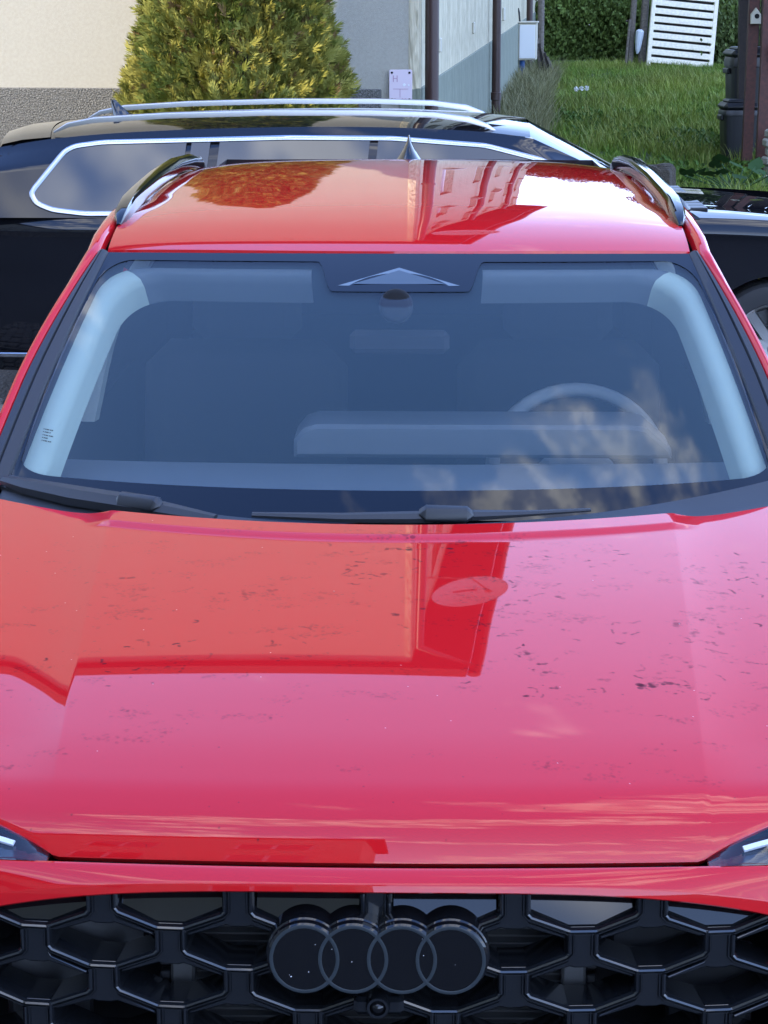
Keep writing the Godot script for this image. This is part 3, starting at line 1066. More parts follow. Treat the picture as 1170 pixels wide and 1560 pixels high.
	for k in 8000:
		var x := r.randf_range(0.2, 8.0)
		var u := r.randf()
		var hgt := 0.92 + 0.05 * sin(x * 3.0) + 0.05 * patch.get_noise_2d(x * 6.0, 1.0) * 2.0
		var z := -34.0 - 0.75 * (r.randf() if u < 0.35 else pow(r.randf(), 3.0))
		var y := hgt * (1.0 - 0.12 * pow(r.randf(), 2.0)) if u < 0.35 else hgt * r.randf()
		xs.append(Transform3D(Basis(Vector3.UP, r.randf_range(-0.8, 0.8)), Vector3(x, ground_y(x, -34.3) + y, z + 0.05 * r.randfn(0, 1))))
		var g := r.randf_range(0.7, 1.2)
		cs.append(Color(0.105 * g, 0.155 * g, 0.035 * g))
	multi("foliage", cluster, M.broad_leaf, xs, cs, hg)
	var hs := MB.new()
	for k in 16: hs.tube(v3([[0.4 + k * 0.5, ground_y(0.4 + k * 0.5, -34.4) - 0.05, -34.4], [0.45 + k * 0.5, 1.55, -34.38]]), 0.02, 6)
	part(hg, "stems", hs, M.bark)
	var cl2 := leaf_cluster(r, 10, 0.12, 0.24)
	for k: Array in [[1.2, -39.0, "leafy dark tree behind the hedge nearest the house wall"], [3.2, -41.0, "leafy dark tree behind the hedge above its middle"], [5.2, -38.5, "leafy dark tree behind the white slatted panel"], [7.6, -40.0, "leafy dark tree to the right beyond the timber posts"], [10.5, -41.0, "leafy dark tree farthest right behind the lawn"]]:
		var gy := ground_y(k[0], k[1])
		var t := thing("garden_tree", k[2], "tree", Vector3(k[0], gy, k[1]), 0.0, "trees behind the garden hedge")
		var tr := MB.new()
		tr.tube(v3([[0, -0.1, 0], [0.1, 1.2, 0.05], [-0.05, 3.0, 0]]), 0.13, 9, PackedFloat32Array([1.2, 0.8, 0.4]))
		for e in 6:
			var a := e * 1.05
			tr.tube(PackedVector3Array([Vector3(0.08, 0.8 + e * 0.3, 0.03), Vector3(cos(a) * 0.8, 1.6 + e * 0.35, sin(a) * 0.8), Vector3(cos(a) * 1.4, 2.3 + e * 0.4, sin(a) * 1.4)]), 0.05, 6, PackedFloat32Array([1.0, 0.6, 0.25]))
		part(t, "trunk", tr, M.bark)
		xs = []; cs = []
		for e in 2600:
			var u := Vector3(r.randfn(0, 1), r.randfn(0, 1), r.randfn(0, 1)).normalized()
			var rad := pow(r.randf(), 0.4)
			var p := Vector3(0, 2.6, 0) + Vector3(u.x * 1.5, u.y * 2.3, u.z * 1.5) * rad * (1.0 + 0.3 * patch.get_noise_3d(u.x * 5.0, u.y * 5.0, u.z * 5.0 + k[0]))
			xs.append(Transform3D(Basis(Vector3.UP, r.randf_range(0, TAU)), p))
			var g := r.randf_range(0.6, 1.2)
			cs.append(Color(0.05 * g, 0.08 * g, 0.02 * g))
		multi("crown", cl2, M.broad_leaf, xs, cs, t)
	# shrub at the right behind the slatted panel
	var sh := thing("shrub", "loose light green shrub between the slatted panel and the timber posts", "shrub", Vector3(4.75, ground_y(4.75, -33.0), -33.0))
	xs = []; cs = []
	for e in 700:
		xs.append(Transform3D(Basis(Vector3.UP, r.randf_range(0, TAU)), Vector3(r.randfn(0, 0.32), absf(r.randfn(0, 0.33)), r.randfn(0, 0.3))))
		var g := r.randf_range(0.7, 1.3)
		cs.append(Color(0.075 * g, 0.105 * g, 0.03 * g))
	multi("foliage", cluster, M.broad_leaf, xs, cs, sh)
	# leaning slatted panel
	var pg := ground_y(3.7, -32.0)
	var pn := thing("slatted_panel", "white weathered slatted wooden panel leaning upright by the hedge", "wooden panel", Vector3(3.72, pg, -32.0))
	pn.rotation = Vector3(deg_to_rad(-9.0), deg_to_rad(6.0), deg_to_rad(-5.5))
	for k in 12:
		var sl := MB.new()
		sl.box(Vector3(r.randf_range(-0.006, 0.006), 0.06 + k * 0.121, 0.022 + r.randf_range(-0.004, 0.004)), Vector3(0.90, 0.084, 0.022), 0.005, Basis(Vector3.BACK, r.randf_range(-0.006, 0.006)))
		part(pn, "slat", sl, M.pallet_wood)
	for s: float in [-1.0, 1.0]:
		var po := MB.new()
		po.box(Vector3(s * 0.47, 0.70, 0.0), Vector3(0.06, 1.46, 0.07), 0.006)
		part(pn, "post", po, M.pallet_wood)
	var bk := MB.new()
	bk.box(Vector3(0, 0.7, -0.06), Vector3(0.86, 1.42, 0.02), 0.0)
	part(pn, "backing_board", bk, M.dark_wood)
	# grey poles leaning beside it, with a bag
	for k: Array in [[3.02, 0.02, "thin weathered grey pole leaning left of the white bag"], [3.19, 0.045, "thicker weathered grey pole standing right of the white bag"]]:
		var gy := ground_y(k[0], -32.2)
		var po := MB.new()
		po.tube(v3([[k[0] - 0.02, gy - 0.05, -32.2], [k[0] + 0.03, gy + 1.0, -32.25], [k[0] + 0.07, gy + 2.2, -32.3]]), 0.035 + k[1] * 0.5, 8)
		single("garden_pole", po, M.grey_wood, k[2], "pole", "poles leaning by the slatted panel")
	var stk := MB.new()
	stk.tube(v3([[2.93, 0.82, -32.1], [2.99, 1.5, -32.2]]), 0.02, 7)
	single("garden_stake", stk, M.grey_wood, "short dark stake leaning against the thin grey pole", "stake")
	var bg := MB.new()
	bg.lathe(v2([[0.012, 0.0], [0.035, 0.05], [0.05, 0.16], [0.06, 0.26], [0.062, 0.33], [0.03, 0.36], [0.0, 0.36]]), Transform3D(Basis(Vector3.BACK, -0.1), Vector3(3.10, 1.00, -32.1)), 9)
	single("plastic_bag", bg, M.plastic_bag, "white plastic bag hanging between the grey poles by the slatted panel", "bag", "", "", 20.0)
	# planks and block at the far end of the house
	for k in 5:
		var pk := MB.new()
		pk.box(Vector3(1.44 + k * 0.045, 1.02 - k * 0.03, -27.6 + 0.02 * k), Vector3(0.03, 0.62 - 0.05 * k, 0.10), 0.004, Basis(Vector3.BACK, 0.10 + 0.07 * k))
		single("plank", pk, M.dark_wood if k % 2 else M.grey_wood, ["upright grey plank against the house end", "dark plank second from the house end", "grey plank in the middle of the leaning bundle", "dark plank fourth in the leaning bundle", "grey plank leaning most, outermost of the bundle"][k], "plank", "planks leaning at the house end")
	var cb := MB.new()
	cb.box(Vector3(1.46, 0.72, -26.8), Vector3(0.26, 0.16, 0.3), 0.02, Basis(Vector3.UP, 0.2))
	single("concrete_block", cb, M.concrete, "pale concrete block on the ground below the leaning planks", "block")
	var gp := MB.new()
	gp.tube(v3([[1.50, 0.5, -28.6], [1.50, 1.6, -28.6], [1.49, 3.2, -28.6]]), 0.045, 8)
	single("clothes_post", gp, M.grey_wood, "dark wooden post standing behind the leaning planks", "post")
	# stump
	var su := thing("tree_stump", "low grey tree stump in the grass behind the parked cars", "stump", Vector3(1.77, ground_y(1.77, -14.8) - 0.05, -14.8))
	var sm := MB.new()
	var rows: Array = []
	for k in 20:
		var a := TAU * (k % 19) / 19.0
		var f := 1.0 + 0.12 * sin(a * 5.0) + 0.07 * sin(a * 11.0 + 1.0)
		var row := PackedVector3Array()
		for e: Array in [[0.185, 0.0], [0.15, 0.10], [0.14, 0.36], [0.13, 0.375], [0.0, 0.37]]: row.append(Vector3(e[0] * f * cos(a), e[1] + (0.02 * sin(a * 2.0) if e[1] > 0.3 else 0.0), -e[0] * f * sin(a)))
		rows.append(row)
	sm.grid(rows)
	part(su, "wood", sm, M.bark)
	# bins
	for k: Array in [[2.93, -18.35, 0.88, 0.40, "taller black plastic bin behind the timber posts"], [2.75, -17.65, 0.47, 0.30, "shorter black plastic bin in front of the taller bin"]]:
		var b := thing("garden_bin", k[4], "bin", Vector3(k[0], ground_y(k[0], k[1]), k[1]), 0.1, "black bins by the timber shelter")
		var h: float = k[2]
		var w: float = k[3]
		var bm := MB.new()
		var rws: Array = []
		for e: Array in [[0.0, 0.80], [0.02, 0.84], [0.55, 0.93], [0.90, 0.99], [0.905, 1.05], [0.96, 1.05], [1.0, 1.0]]:
			var row := PackedVector3Array()
			for q in 33:
				var an := TAU * (q % 32) / 32.0
				var rad := 1.0 / pow(pow(absf(cos(an)), 6.0) + pow(absf(sin(an)), 6.0), 1.0 / 6.0)
				row.append(Vector3(cos(an) * rad * w * 0.5 * e[1], e[0] * h, -sin(an) * rad * w * 0.5 * e[1]))
			rws.append(row)
		bm.grid(rws)
		part(b, "body", bm, M.bin_black)
		var lm := MB.new()
		lm.box(Vector3(0, h + 0.03, 0), Vector3(w * 1.06, 0.07, w * 1.06), 0.03)
		lm.box(Vector3(0, h + 0.075, 0), Vector3(w * 0.8, 0.03, w * 0.8), 0.014)
		part(b, "lid", lm, M.bin_black)
		var hm := MB.new()
		hm.box(Vector3(-w * 0.53, h * 0.86, 0), Vector3(0.03, 0.05, w * 0.5), 0.01)
		part(b, "handle", hm, M.bin_black)
	# timber shelter posts with a nest box
	var ts := thing("timber_shelter", "dark red stained timber shelter with slanting posts at the right", "shelter", Vector3(0, 0, 0))
	for k: Array in [[2.775, 0.4, -17.2, 2.80, 0.085, "red_wood"], [2.855, 0.35, -16.9, 2.88, 0.085, "red_wood"], [2.84, 0.4, -17.9, 2.79, 0.10, "dark_wood"], [3.3, 0.4, -17.0, 3.3, 0.10, "dark_wood"]]:
		var pm := MB.new()
		pm.sweep(v3([[k[0], k[1] - 0.1, k[2]], [k[3], 2.6, k[2]]]), v2([[-0.5, -0.5], [0.5, -0.5], [0.5, 0.5], [-0.5, 0.5]]), Vector3.BACK, true, false, true, PackedFloat32Array([k[4], k[4]]))
		part(ts, "post", pm, M[k[5]], 20.0)
	var be := MB.new()
	be.box(Vector3(4.2, 2.66, -17.1), Vector3(3.2, 0.16, 0.12), 0.01)
	be.box(Vector3(4.2, 2.66, -18.5), Vector3(3.2, 0.16, 0.12), 0.01)
	part(ts, "beam", be, M.dark_wood)
	for k in 9:
		var bo := MB.new()
		bo.box(Vector3(3.02 + k * 0.32, 2.78, -17.9), Vector3(0.30, 0.03, 2.4), 0.004)
		part(ts, "roof_board", bo, M.dark_wood)
	for k in 9:
		var bo := MB.new()
		bo.box(Vector3(2.96 + k * 0.2, 1.5, -18.72 + 0.004 * (k % 2)), Vector3(0.19, 2.3, 0.025), 0.004)
		part(ts, "wall_board", bo, M.dark_wood)
	var nb := thing("nest_box", "small pale grey nest box with a round hole on a timber post", "nest box", Vector3(2.80, 1.76, -17.12))
	var nm := MB.new()
	nm.extrude(v2([[-0.042, -0.06], [0.042, -0.06], [0.042, 0.02], [0.0, 0.075], [-0.042, 0.02]]), -0.03, 0.03, 0.004)
	part(nb, "box_front", nm, M.box_grey)
	var nh := MB.new()
	nh.lathe(v2([[0.0, 0.001], [0.02, 0.001], [0.021, 0.0]]), Transform3D(Basis(Vector3.RIGHT, PI / 2), Vector3(0.008, 0.005, 0.031)), 14)
	part(nb, "hole", nh, M.cavity)
	# pale stones stacked at the right edge
	for k in 6:
		var sx := MB.new()
		sx.box(Vector3(2.93 + 0.02 * (k % 2), 0.44 + 0.075 * k, -16.55), Vector3(0.2, 0.07, 0.16), 0.014, Basis(Vector3.UP, 0.12 * (k % 3)))
		single("stone_block", sx, M.pale_stone, ["lowest pale stone", "second pale stone from the ground", "third pale stone from the ground", "fourth pale stone from the ground", "fifth pale stone from the ground", "topmost pale stone"][k] + " of the stack beside the timber post", "stone", "stones stacked by the timber post")
	# burdock at the foot of the posts
	var bp := thing("burdock_plant", "broad leaved dark green plant at the foot of the timber posts", "plant", Vector3(2.5, ground_y(2.5, -15.7), -15.7))
	for k in 16:
		var a := r.randf_range(0, TAU)
		var rr := r.randf_range(0.05, 0.36)
		var lf := MB.new()
		var s := r.randf_range(0.10, 0.19)
		var bs := Basis(Vector3.UP, a) * Basis(Vector3.RIGHT, r.randf_range(0.2, 0.75))
		var o := Vector3(cos(a) * rr * 1.3, r.randf_range(0.05, 0.24), -sin(a) * rr)
		var g := r.randf_range(0.8, 1.25)
		lf.tint = Color(0.035 * g, 0.075 * g, 0.026 * g)
		var pts := [[-0.1, 0.05], [-0.42, 0.12], [-0.5, 0.45], [-0.36, 0.85], [0.0, 1.25], [0.36, 0.85], [0.5, 0.45], [0.42, 0.12], [0.1, 0.05]]
		for e in 8:
			var p0: Array = pts[e]
			var p1: Array = pts[e + 1]
			lf.t(o + bs * (Vector3(0, 0.0, -0.5) * s), o + bs * (Vector3(p0[0], 0.10 * absf(p0[0]) + 0.03 * sin(e * 2.0), -p0[1]) * s), o + bs * (Vector3(p1[0], 0.10 * absf(p1[0]) + 0.03 * sin(e * 2.0 + 2.0), -p1[1]) * s))
		lf.tube(PackedVector3Array([Vector3(0, 0, 0), o]), 0.006, 5)
		part(bp, "leaf", lf, M.broad_leaf, 25.0)
	# ivy sprig at the right edge
	var iv := thing("vine_sprig", "yellow green leaf sprig hanging at the outer timber post", "plant", Vector3(2.885, 1.50, -16.8))
	for k in 4:
		var lf := MB.new()
		lf.tint = Color(0.16, 0.19, 0.04)
		var o := Vector3(0.02 + 0.02 * k, -0.05 * k, 0.0)
		for e in 6:
			var a0 := TAU * e / 6.0
			var a1 := TAU * (e + 1) / 6.0
			lf.t(o, o + Vector3(cos(a0) * 0.035, sin(a0) * 0.05, 0.01), o + Vector3(cos(a1) * 0.035, sin(a1) * 0.05, 0.01))
		part(iv, "leaf", lf, M.broad_leaf)

func build_thuja() -> void:
	var r := RandomNumberGenerator.new()
	r.seed = 314
	var t := thing("thuja_tree", "tall rounded yellow green thuja conifer in front of the house wall", "conifer", Vector3(-1.09, 0, -10.82))
	var tr := MB.new()
	tr.tube(v3([[0, -0.05, 0], [0.03, 1.5, 0.02], [0, 3.9, 0]]), 0.09, 9, PackedFloat32Array([1.2, 0.8, 0.2]))
	part(t, "trunk", tr, M.bark)
	var prof := [[0.05, 0.45], [0.5, 0.64], [1.0, 0.70], [1.45, 0.67], [1.95, 0.59], [2.6, 0.48], [3.2, 0.34], [3.7, 0.18], [4.05, 0.03]]
	var lump := noise(8, 1.0, 2)
	var var_n := noise(9, 2.0, 2)
	for vi in 3:
		var fm := frond_mesh(r)
		var xs: Array = []
		var cs: Array = []
		for k in 14000:
			var y := 0.05 + 4.0 * pow(r.randf(), 1.15)
			var a := r.randf_range(0, TAU)
			var u := Vector3(cos(a), 0, sin(a))
			var lu := lump.get_noise_3d(u.x * 2.4, y * 1.7, u.z * 2.4)
			var depth := pow(r.randf(), 2.0)
			var rad := smooth_lut(prof, y) * (1.0 + 0.20 * lu) * (1.0 - 0.42 * depth)
			var dirv := (u * r.randf_range(0.35, 1.0) + Vector3.UP * r.randf_range(0.25, 1.0) + Vector3(r.randfn(0, 0.35), 0, r.randfn(0, 0.35))).normalized()
			var sx := dirv.cross(u.rotated(Vector3.UP, r.randf_range(-1.4, 1.4))).normalized()
			var sz := sx.cross(dirv)
			var sc := r.randf_range(0.055, 0.105)
			xs.append(Transform3D(Basis(sx * sc, dirv * sc, sz * sc), u * (rad - 0.07) + Vector3(0, y - 0.04, 0)))
			var g := clampf(0.5 + 0.9 * var_n.get_noise_3d(u.x * 1.6, y * 1.2, u.z * 1.6) + r.randf_range(-0.3, 0.3), 0.0, 1.0)
			var c := Color(0.105, 0.135, 0.024).lerp(Color(0.31, 0.28, 0.06), g)
			if r.randf() < 0.05: c = Color(0.16, 0.10, 0.04)
			cs.append(c)
		multi("crown", fm, M.thuja_leaf, xs, cs, t)

# ------------------------------------------------------------------ cars
func wheel(parent: Node3D, at: Vector3, r: float, width: float, axis: Vector3, spokes: int) -> void:
	# axis points outwards
	var y := axis.normalized()
	var x := Vector3.UP
	var xf := Transform3D(Basis(x, y, x.cross(y)), at)
	var tp := v2([[r * 0.66, width * 0.42], [r * 0.70, width * 0.48], [r * 0.86, width * 0.50], [r * 0.95, width * 0.46], [r, width * 0.36]])
	for g: float in [0.2, 0.0, -0.2]:
		tp.append_array(v2([[r, width * (g + 0.04)], [r - 0.008, width * (g + 0.03)], [r - 0.008, width * (g - 0.03)], [r, width * (g - 0.04)]]))
	tp.append_array(v2([[r, -width * 0.36], [r * 0.95, -width * 0.46], [r * 0.66, -width * 0.48]]))
	var w := Node3D.new()
	w.name = "wheel"
	parent.add_child(w, true)
	var tm := MB.new()
	tm.lathe(tp, xf, 48)
	part(w, "tyre", tm, M.rubber, 28.0)
	var rm := MB.new()
	rm.lathe(v2([[r * 0.60, -width * 0.3], [r * 0.62, width * 0.36], [r * 0.66, width * 0.44], [r * 0.69, width * 0.47], [r * 0.69, width * 0.40]]), xf, 48)
	rm.lathe(v2([[0.0, width * 0.40], [r * 0.10, width * 0.40], [r * 0.17, width * 0.34], [r * 0.18, width * 0.20]]), xf, 20)
	for k in spokes:
		var a := TAU * k / spokes
		var d := xf.basis * Vector3(cos(a), 0, sin(a))
		rm.sweep(PackedVector3Array([at + d * r * 0.12 + y * width * 0.34, at + d * r * 0.4 + y * width * 0.36, at + d * r * 0.66 + y * width * 0.42]), v2([[-0.03, -0.02], [0.03, -0.02], [0.022, 0.012], [-0.022, 0.012]]), y)
	part(w, "rim", rm, M.satin_metal)
	var dk := MB.new()
	dk.lathe(v2([[0.0, width * 0.05], [r * 0.58, width * 0.05], [r * 0.60, -width * 0.3]]), xf, 24)
	part(w, "brake_disc", dk, M.radiator)

func side_rows(xs: Array, sect: Callable, bottom: Callable) -> Array:
	# xs: stations; sect(x) -> Array of points from belt down; bottom(x) -> lowest y
	var rows: Array = []
	for x: float in xs:
		var pts: Array = sect.call(x)
		var b: float = bottom.call(x)
		var row := PackedVector3Array()
		for k in pts.size():
			var p: Vector3 = pts[k]
			if p.y < b:
				var p0: Vector3 = pts[k - 1]
				if p0.y > b: p = p0.lerp(p, (p0.y - b) / (p0.y - p.y))
				else: p = row[k - 1]
			row.append(p)
		rows.append(row)
	return rows

func estate_z(y: float) -> float: return 0.868 - 0.62 * (y - 0.955)

func build_estate_car() -> void:
	var c := thing("estate_car", "black estate car with silver roof rails parked crosswise behind the red car", "car", Vector3(0.27, 0, -8.95))
	var roofline := [[-2.32, 1.315], [-2.1, 1.352], [-1.7, 1.388], [-1.1, 1.412], [-0.5, 1.416], [0.0, 1.397], [0.27, 1.368]]
	# roof
	var rows: Array = []
	for i in 41:
		var x := -2.32 + 2.59 * i / 40.0
		var row := PackedVector3Array()
		for j in 25:
			var u := -1.0 + j / 12.0
			row.append(Vector3(x, smooth_lut(roofline, x) - 0.030 * u * u - 0.022 * pow(absf(u), 6.0), u * 0.60))
		rows.append(row)
	var mb := MB.new()
	mb.grid(rows)
	part(c, "roof", mb, M.black_paint, 60.0)
	# cant rails and window band, both sides
	var outline := [[-2.13, 1.06], [-1.98, 1.250], [-1.93, 1.275], [-1.80, 1.292], [-0.9, 1.315], [-0.4, 1.312], [0.05, 1.280], [0.32, 1.215], [0.62, 1.08], [0.78, 0.985], [-1.86, 0.968], [-2.02, 0.985], [-2.10, 1.015]]
	for s: float in [1.0, -1.0]:
		mb = MB.new()
		rows = []
		for i in 45:
			var x := -2.38 + 3.45 * i / 44.0
			var ry := smooth_lut(roofline, minf(x, 0.27)) - 0.052
			if x > 0.27: ry = lerpf(1.316, 0.955, (x - 0.27) / 0.80)
			if x < -2.1: ry = minf(ry, lerpf(1.30, 1.25, (-2.1 - x) / 0.3))
			var row := PackedVector3Array()
			for k in 9:
				var f := k / 8.0
				var y := lerpf(ry, 0.95, f)
				var z := estate_z(y)
				if k == 0: z = minf(0.60, z)
				if k == 1: z = minf(0.64, z)
				row.append(Vector3(x, y, z * s))
			rows.append(row)
		mb.grid(rows)
		part(c, "window_surround", mb, M.black_paint, 40.0)
		# panes
		var spans := [[-2.2, -1.40], [-1.375, -1.285], [-1.24, -0.515], [-0.475, 0.85]]
		var poly := PackedVector2Array()
		for p: Array in outline: poly.append(Vector2(p[0], p[1]))
		for sp: Array in spans:
			var cut := PackedVector2Array([Vector2(sp[0] - 0.03, 0.9), Vector2(sp[1] - 0.03, 0.9), Vector2(sp[1] + 0.02, 1.4), Vector2(sp[0] + 0.02, 1.4)])
			for res: PackedVector2Array in Geometry2D.intersect_polygons(poly, cut):
				mb = MB.new()
				var tr := Geometry2D.triangulate_polygon(res)
				for i in range(0, tr.size(), 3):
					var q: Array = []
					for k in 3: q.append(Vector3(res[tr[i + k]].x, res[tr[i + k]].y, (estate_z(res[tr[i + k]].y) + 0.004) * s))
					mb.t(q[0], q[1], q[2])
				part(c, "side_window", mb, M.window_dark, 40.0)
		# chrome strip round the windows
		var loop := PackedVector3Array()
		var n := outline.size()
		for i in n:
			var a := Vector2(outline[i][0], outline[i][1])
			var b := Vector2(outline[(i + 1) % n][0], outline[(i + 1) % n][1])
			var pa := Vector2(outline[(i - 1 + n) % n][0], outline[(i - 1 + n) % n][1])
			var r0 := minf(0.03, (a - pa).length() * 0.3)
			var r1 := minf(0.03, (b - a).length() * 0.3)
			for w: Vector2 in [a + (pa - a).normalized() * r0, a.lerp((a + (pa - a).normalized() * r0 + a + (b - a).normalized() * r1) * 0.5, 0.5), a + (b - a).normalized() * r1]:
				loop.append(Vector3(w.x, w.y, (estate_z(w.y) + 0.003) * s))
		mb = MB.new()
		mb.sweep(loop, v2([[-0.0145, -0.004], [-0.012, 0.006], [0.0, 0.009], [0.012, 0.006], [0.0145, -0.004]]), Vector3(0, 0.53, 0.85 * s), true, true)
		part(c, "chrome_strip", mb, M.chrome, 50.0)
		# roof rail
		mb = MB.new()
		var rp := v3([[-2.05, 1.335, 0.555 * s], [-1.98, 1.372, 0.555 * s], [-1.85, 1.398, 0.555 * s], [-1.5, 1.420, 0.555 * s], [-1.0, 1.434, 0.555 * s], [-0.5, 1.434, 0.555 * s], [-0.2, 1.425, 0.555 * s], [-0.03, 1.402, 0.555 * s], [0.06, 1.372, 0.555 * s], [0.11, 1.340, 0.555 * s]])
		mb.sweep(rp, v2([[-0.015, -0.018], [-0.015, 0.004], [-0.009, 0.011], [0.009, 0.011], [0.015, 0.004], [0.015, -0.018]]), Vector3.UP, true, false, true, PackedFloat32Array([0.3, 0.8, 1, 1, 1, 1, 1, 1, 0.7, 0.3]))
		part(c, "roof_rail", mb, M.satin_metal, 50.0)
		# lower side, in panels
		var bottom := func(x: float) -> float:
			var b := 0.20
			for w: float in [-1.35, 1.45]:
				var d := absf(x - w)
				if d < 0.37: b = maxf(b, 0.325 + sqrt(0.37 * 0.37 - d * d) * 0.97)
			return b
		var sect := func(x: float) -> Array:
			var wf := 1.0 - 0.16 * pow(clampf((x - 1.7) / 0.7, 0.0, 1.0), 2.0) - 0.10 * pow(clampf((-x - 1.8) / 0.6, 0.0, 1.0), 2.0)
			var top := 0.957 - 0.09 * pow(clampf((x - 1.0) / 1.35, 0.0, 1.0), 1.6)
			var d := top - 0.957
			var o: Array = []
			for q: Array in [[0.957, 0.862], [0.940, 0.876], [0.918, 0.890], [0.900, 0.899], [0.886, 0.903], [0.876, 0.900], [0.866, 0.893], [0.84, 0.8905], [0.78, 0.890], [0.70, 0.892], [0.60, 0.896], [0.50, 0.897], [0.40, 0.892], [0.33, 0.884], [0.30, 0.870], [0.24, 0.862], [0.20, 0.84]]:
				o.append(Vector3(x, q[0] + d * clampf((q[0] - 0.3) / 0.5, 0.0, 1.0), q[1] * wf * s))
			return o
		for pn: Array in [["rear_quarter", -2.40, -0.985], ["rear_door", -0.98, -0.105], ["front_door", -0.10, 0.895], ["front_wing", 0.90, 2.36]]:
			var xs: Array = []
			var m := int((pn[2] - pn[1]) / 0.018)
			for i in m + 1: xs.append(lerpf(pn[1], pn[2], float(i) / m))
			mb = MB.new()
			mb.grid(side_rows(xs, sect, bottom))
			part(c, pn[0], mb, M.black_paint, 40.0)
		mb = MB.new()
		mb.box(Vector3(0.05, 0.285, 0.878 * s), Vector3(2.0, 0.022, 0.014), 0.004)
		mb.box(Vector3(-2.05, 0.285, 0.862 * s), Vector3(0.62, 0.022, 0.014), 0.004, Basis(Vector3.UP, -0.05 * s))
		part(c, "sill_strip", mb, M.chrome)
		mb = MB.new()
		mb.box(Vector3(0.05, 0.22, 0.80 * s), Vector3(2.1, 0.12, 0.1), 0.02)
		part(c, "rocker", mb, M.trim_black)
		for w: float in [-1.35, 1.45]:
			wheel(c, Vector3(w, 0.325, 0.775 * s), 0.325, 0.215, Vector3(0, 0, s), 10)
			mb = MB.new()
			var lp := PackedVector2Array()
			for k in 13: lp.append(Vector2(0.375, 0.0).rotated(PI * k / 12.0))
			var rr: Array = []
			for e: float in [0.86, 0.45]:
				var row := PackedVector3Array()
				for p in lp: row.append(Vector3(w + p.x, 0.325 + p.y * 0.97, e * s))
				rr.append(row)
			mb.grid(rr)
			part(c, "wheel_arch_liner", mb, M.cavity)
		for x: float in [-0.86, 0.02]:
			mb = MB.new()
			mb.box(Vector3(x + 0.02, 0.842, 0.905 * s), Vector3(0.21, 0.028, 0.022), 0.009)
			part(c, "door_handle", mb, M.black_paint)
		# mirror
		mb = MB.new()
		mb.box(Vector3(0.93, 1.005, 0.98 * s), Vector3(0.15, 0.14, 0.20), 0.055)
		mb.box(Vector3(0.86, 0.955, 0.87 * s), Vector3(0.07, 0.03, 0.14), 0.012)
		var mi := part(c, "door_mirror", mb, M.black_paint, 50.0)
		var mg := MB.new()
		mg.box(Vector3(0.853, 1.005, 0.98 * s), Vector3(0.004, 0.10, 0.15), 0.0)
		part(mi, "mirror_glass", mg, M.chrome)
	# fuel flap (near side)
	mb = MB.new()
	mb.extrude(v2([[-0.085, -0.032], [0.085, -0.032], [0.085, 0.032], [-0.06, 0.032], [-0.085, 0.012]]), 0.0, 0.004, 0.002, Transform3D(Basis(Vector3.RIGHT, -0.50), Vector3(-1.665, 0.922, 0.888)))
	part(c, "fuel_flap", mb, M.black_paint)
	# windscreen
	rows = []
	for i in 13:
		var f := i / 12.0
		var row := PackedVector3Array()
		for j in 17:
			var u := -1.0 + j / 8.0
			row.append(Vector3(lerpf(0.285, 1.04, f) - 0.12 * u * u, lerpf(1.362, 0.960, f) - 0.035 * u * u + 0.03 * f * (1.0 - f), u * lerpf(0.60, 0.76, f)))
		rows.append(row)
	mb = MB.new()
	mb.grid(rows)
	part(c, "windscreen", mb, M.window_dark, 60.0)
	# bonnet, nose, tail
	rows = []
	for i in 25:
		var f := i / 24.0
		var row := PackedVector3Array()
		for j in 25:
			var u := -1.0 + j / 12.0
			var x := lerpf(1.04 - 0.10 * u * u, 2.42 - 0.20 * u * u, f)
			row.append(Vector3(x, lerpf(0.985, 0.80, pow(f, 1.7)) - 0.03 * u * u - 0.022 * pow(absf(u), 5.0) + 0.012 * exp(-pow((absf(u) - 0.72) / 0.06, 2.0)), u * lerpf(0.855, 0.72, f * f)))
		rows.append(row)
	mb = MB.new()
	mb.grid(rows)
	part(c, "bonnet", mb, M.black_paint, 60.0)
	mb = MB.new()
	for k in 9: mb.box(Vector3(1.06 + 0.002 * k, 0.975, -0.56 + 0.14 * k), Vector3(0.12, 0.012, 0.125), 0.003)
	part(c, "cowl_grille", mb, M.trim_black)
	rows = []
	for q: Array in [[2.42, 0.80, 0.72], [2.46, 0.72, 0.74], [2.49, 0.55, 0.76], [2.48, 0.35, 0.78], [2.40, 0.20, 0.76]]:
		var row := PackedVector3Array()
		for j in 17:
			var u := -1.0 + j / 8.0
			row.append(Vector3(q[0] - 0.20 * u * u, q[1] - 0.03 * u * u, u * q[2]))
		rows.append(row)
	mb = MB.new()
	mb.grid(rows)
	part(c, "front_bumper", mb, M.black_paint, 50.0)
	rows = []
	for q: Array in [[-2.32, 1.315, 0.60], [-2.36, 1.28, 0.61], [-2.36, 1.24, 0.66], [-2.46, 0.98, 0.84], [-2.50, 0.80, 0.86], [-2.53, 0.60, 0.87], [-2.52, 0.40, 0.86], [-2.42, 0.20, 0.84]]:
		var row := PackedVector3Array()
		for j in 17:
			var u := -1.0 + j / 8.0
			row.append(Vector3(q[0] + 0.10 * u * u, q[1] - 0.02 * u * u, u * q[2]))
		rows.append(row)
	mb = MB.new()
	mb.grid(rows)
	part(c, "tailgate", mb, M.black_paint, 40.0)
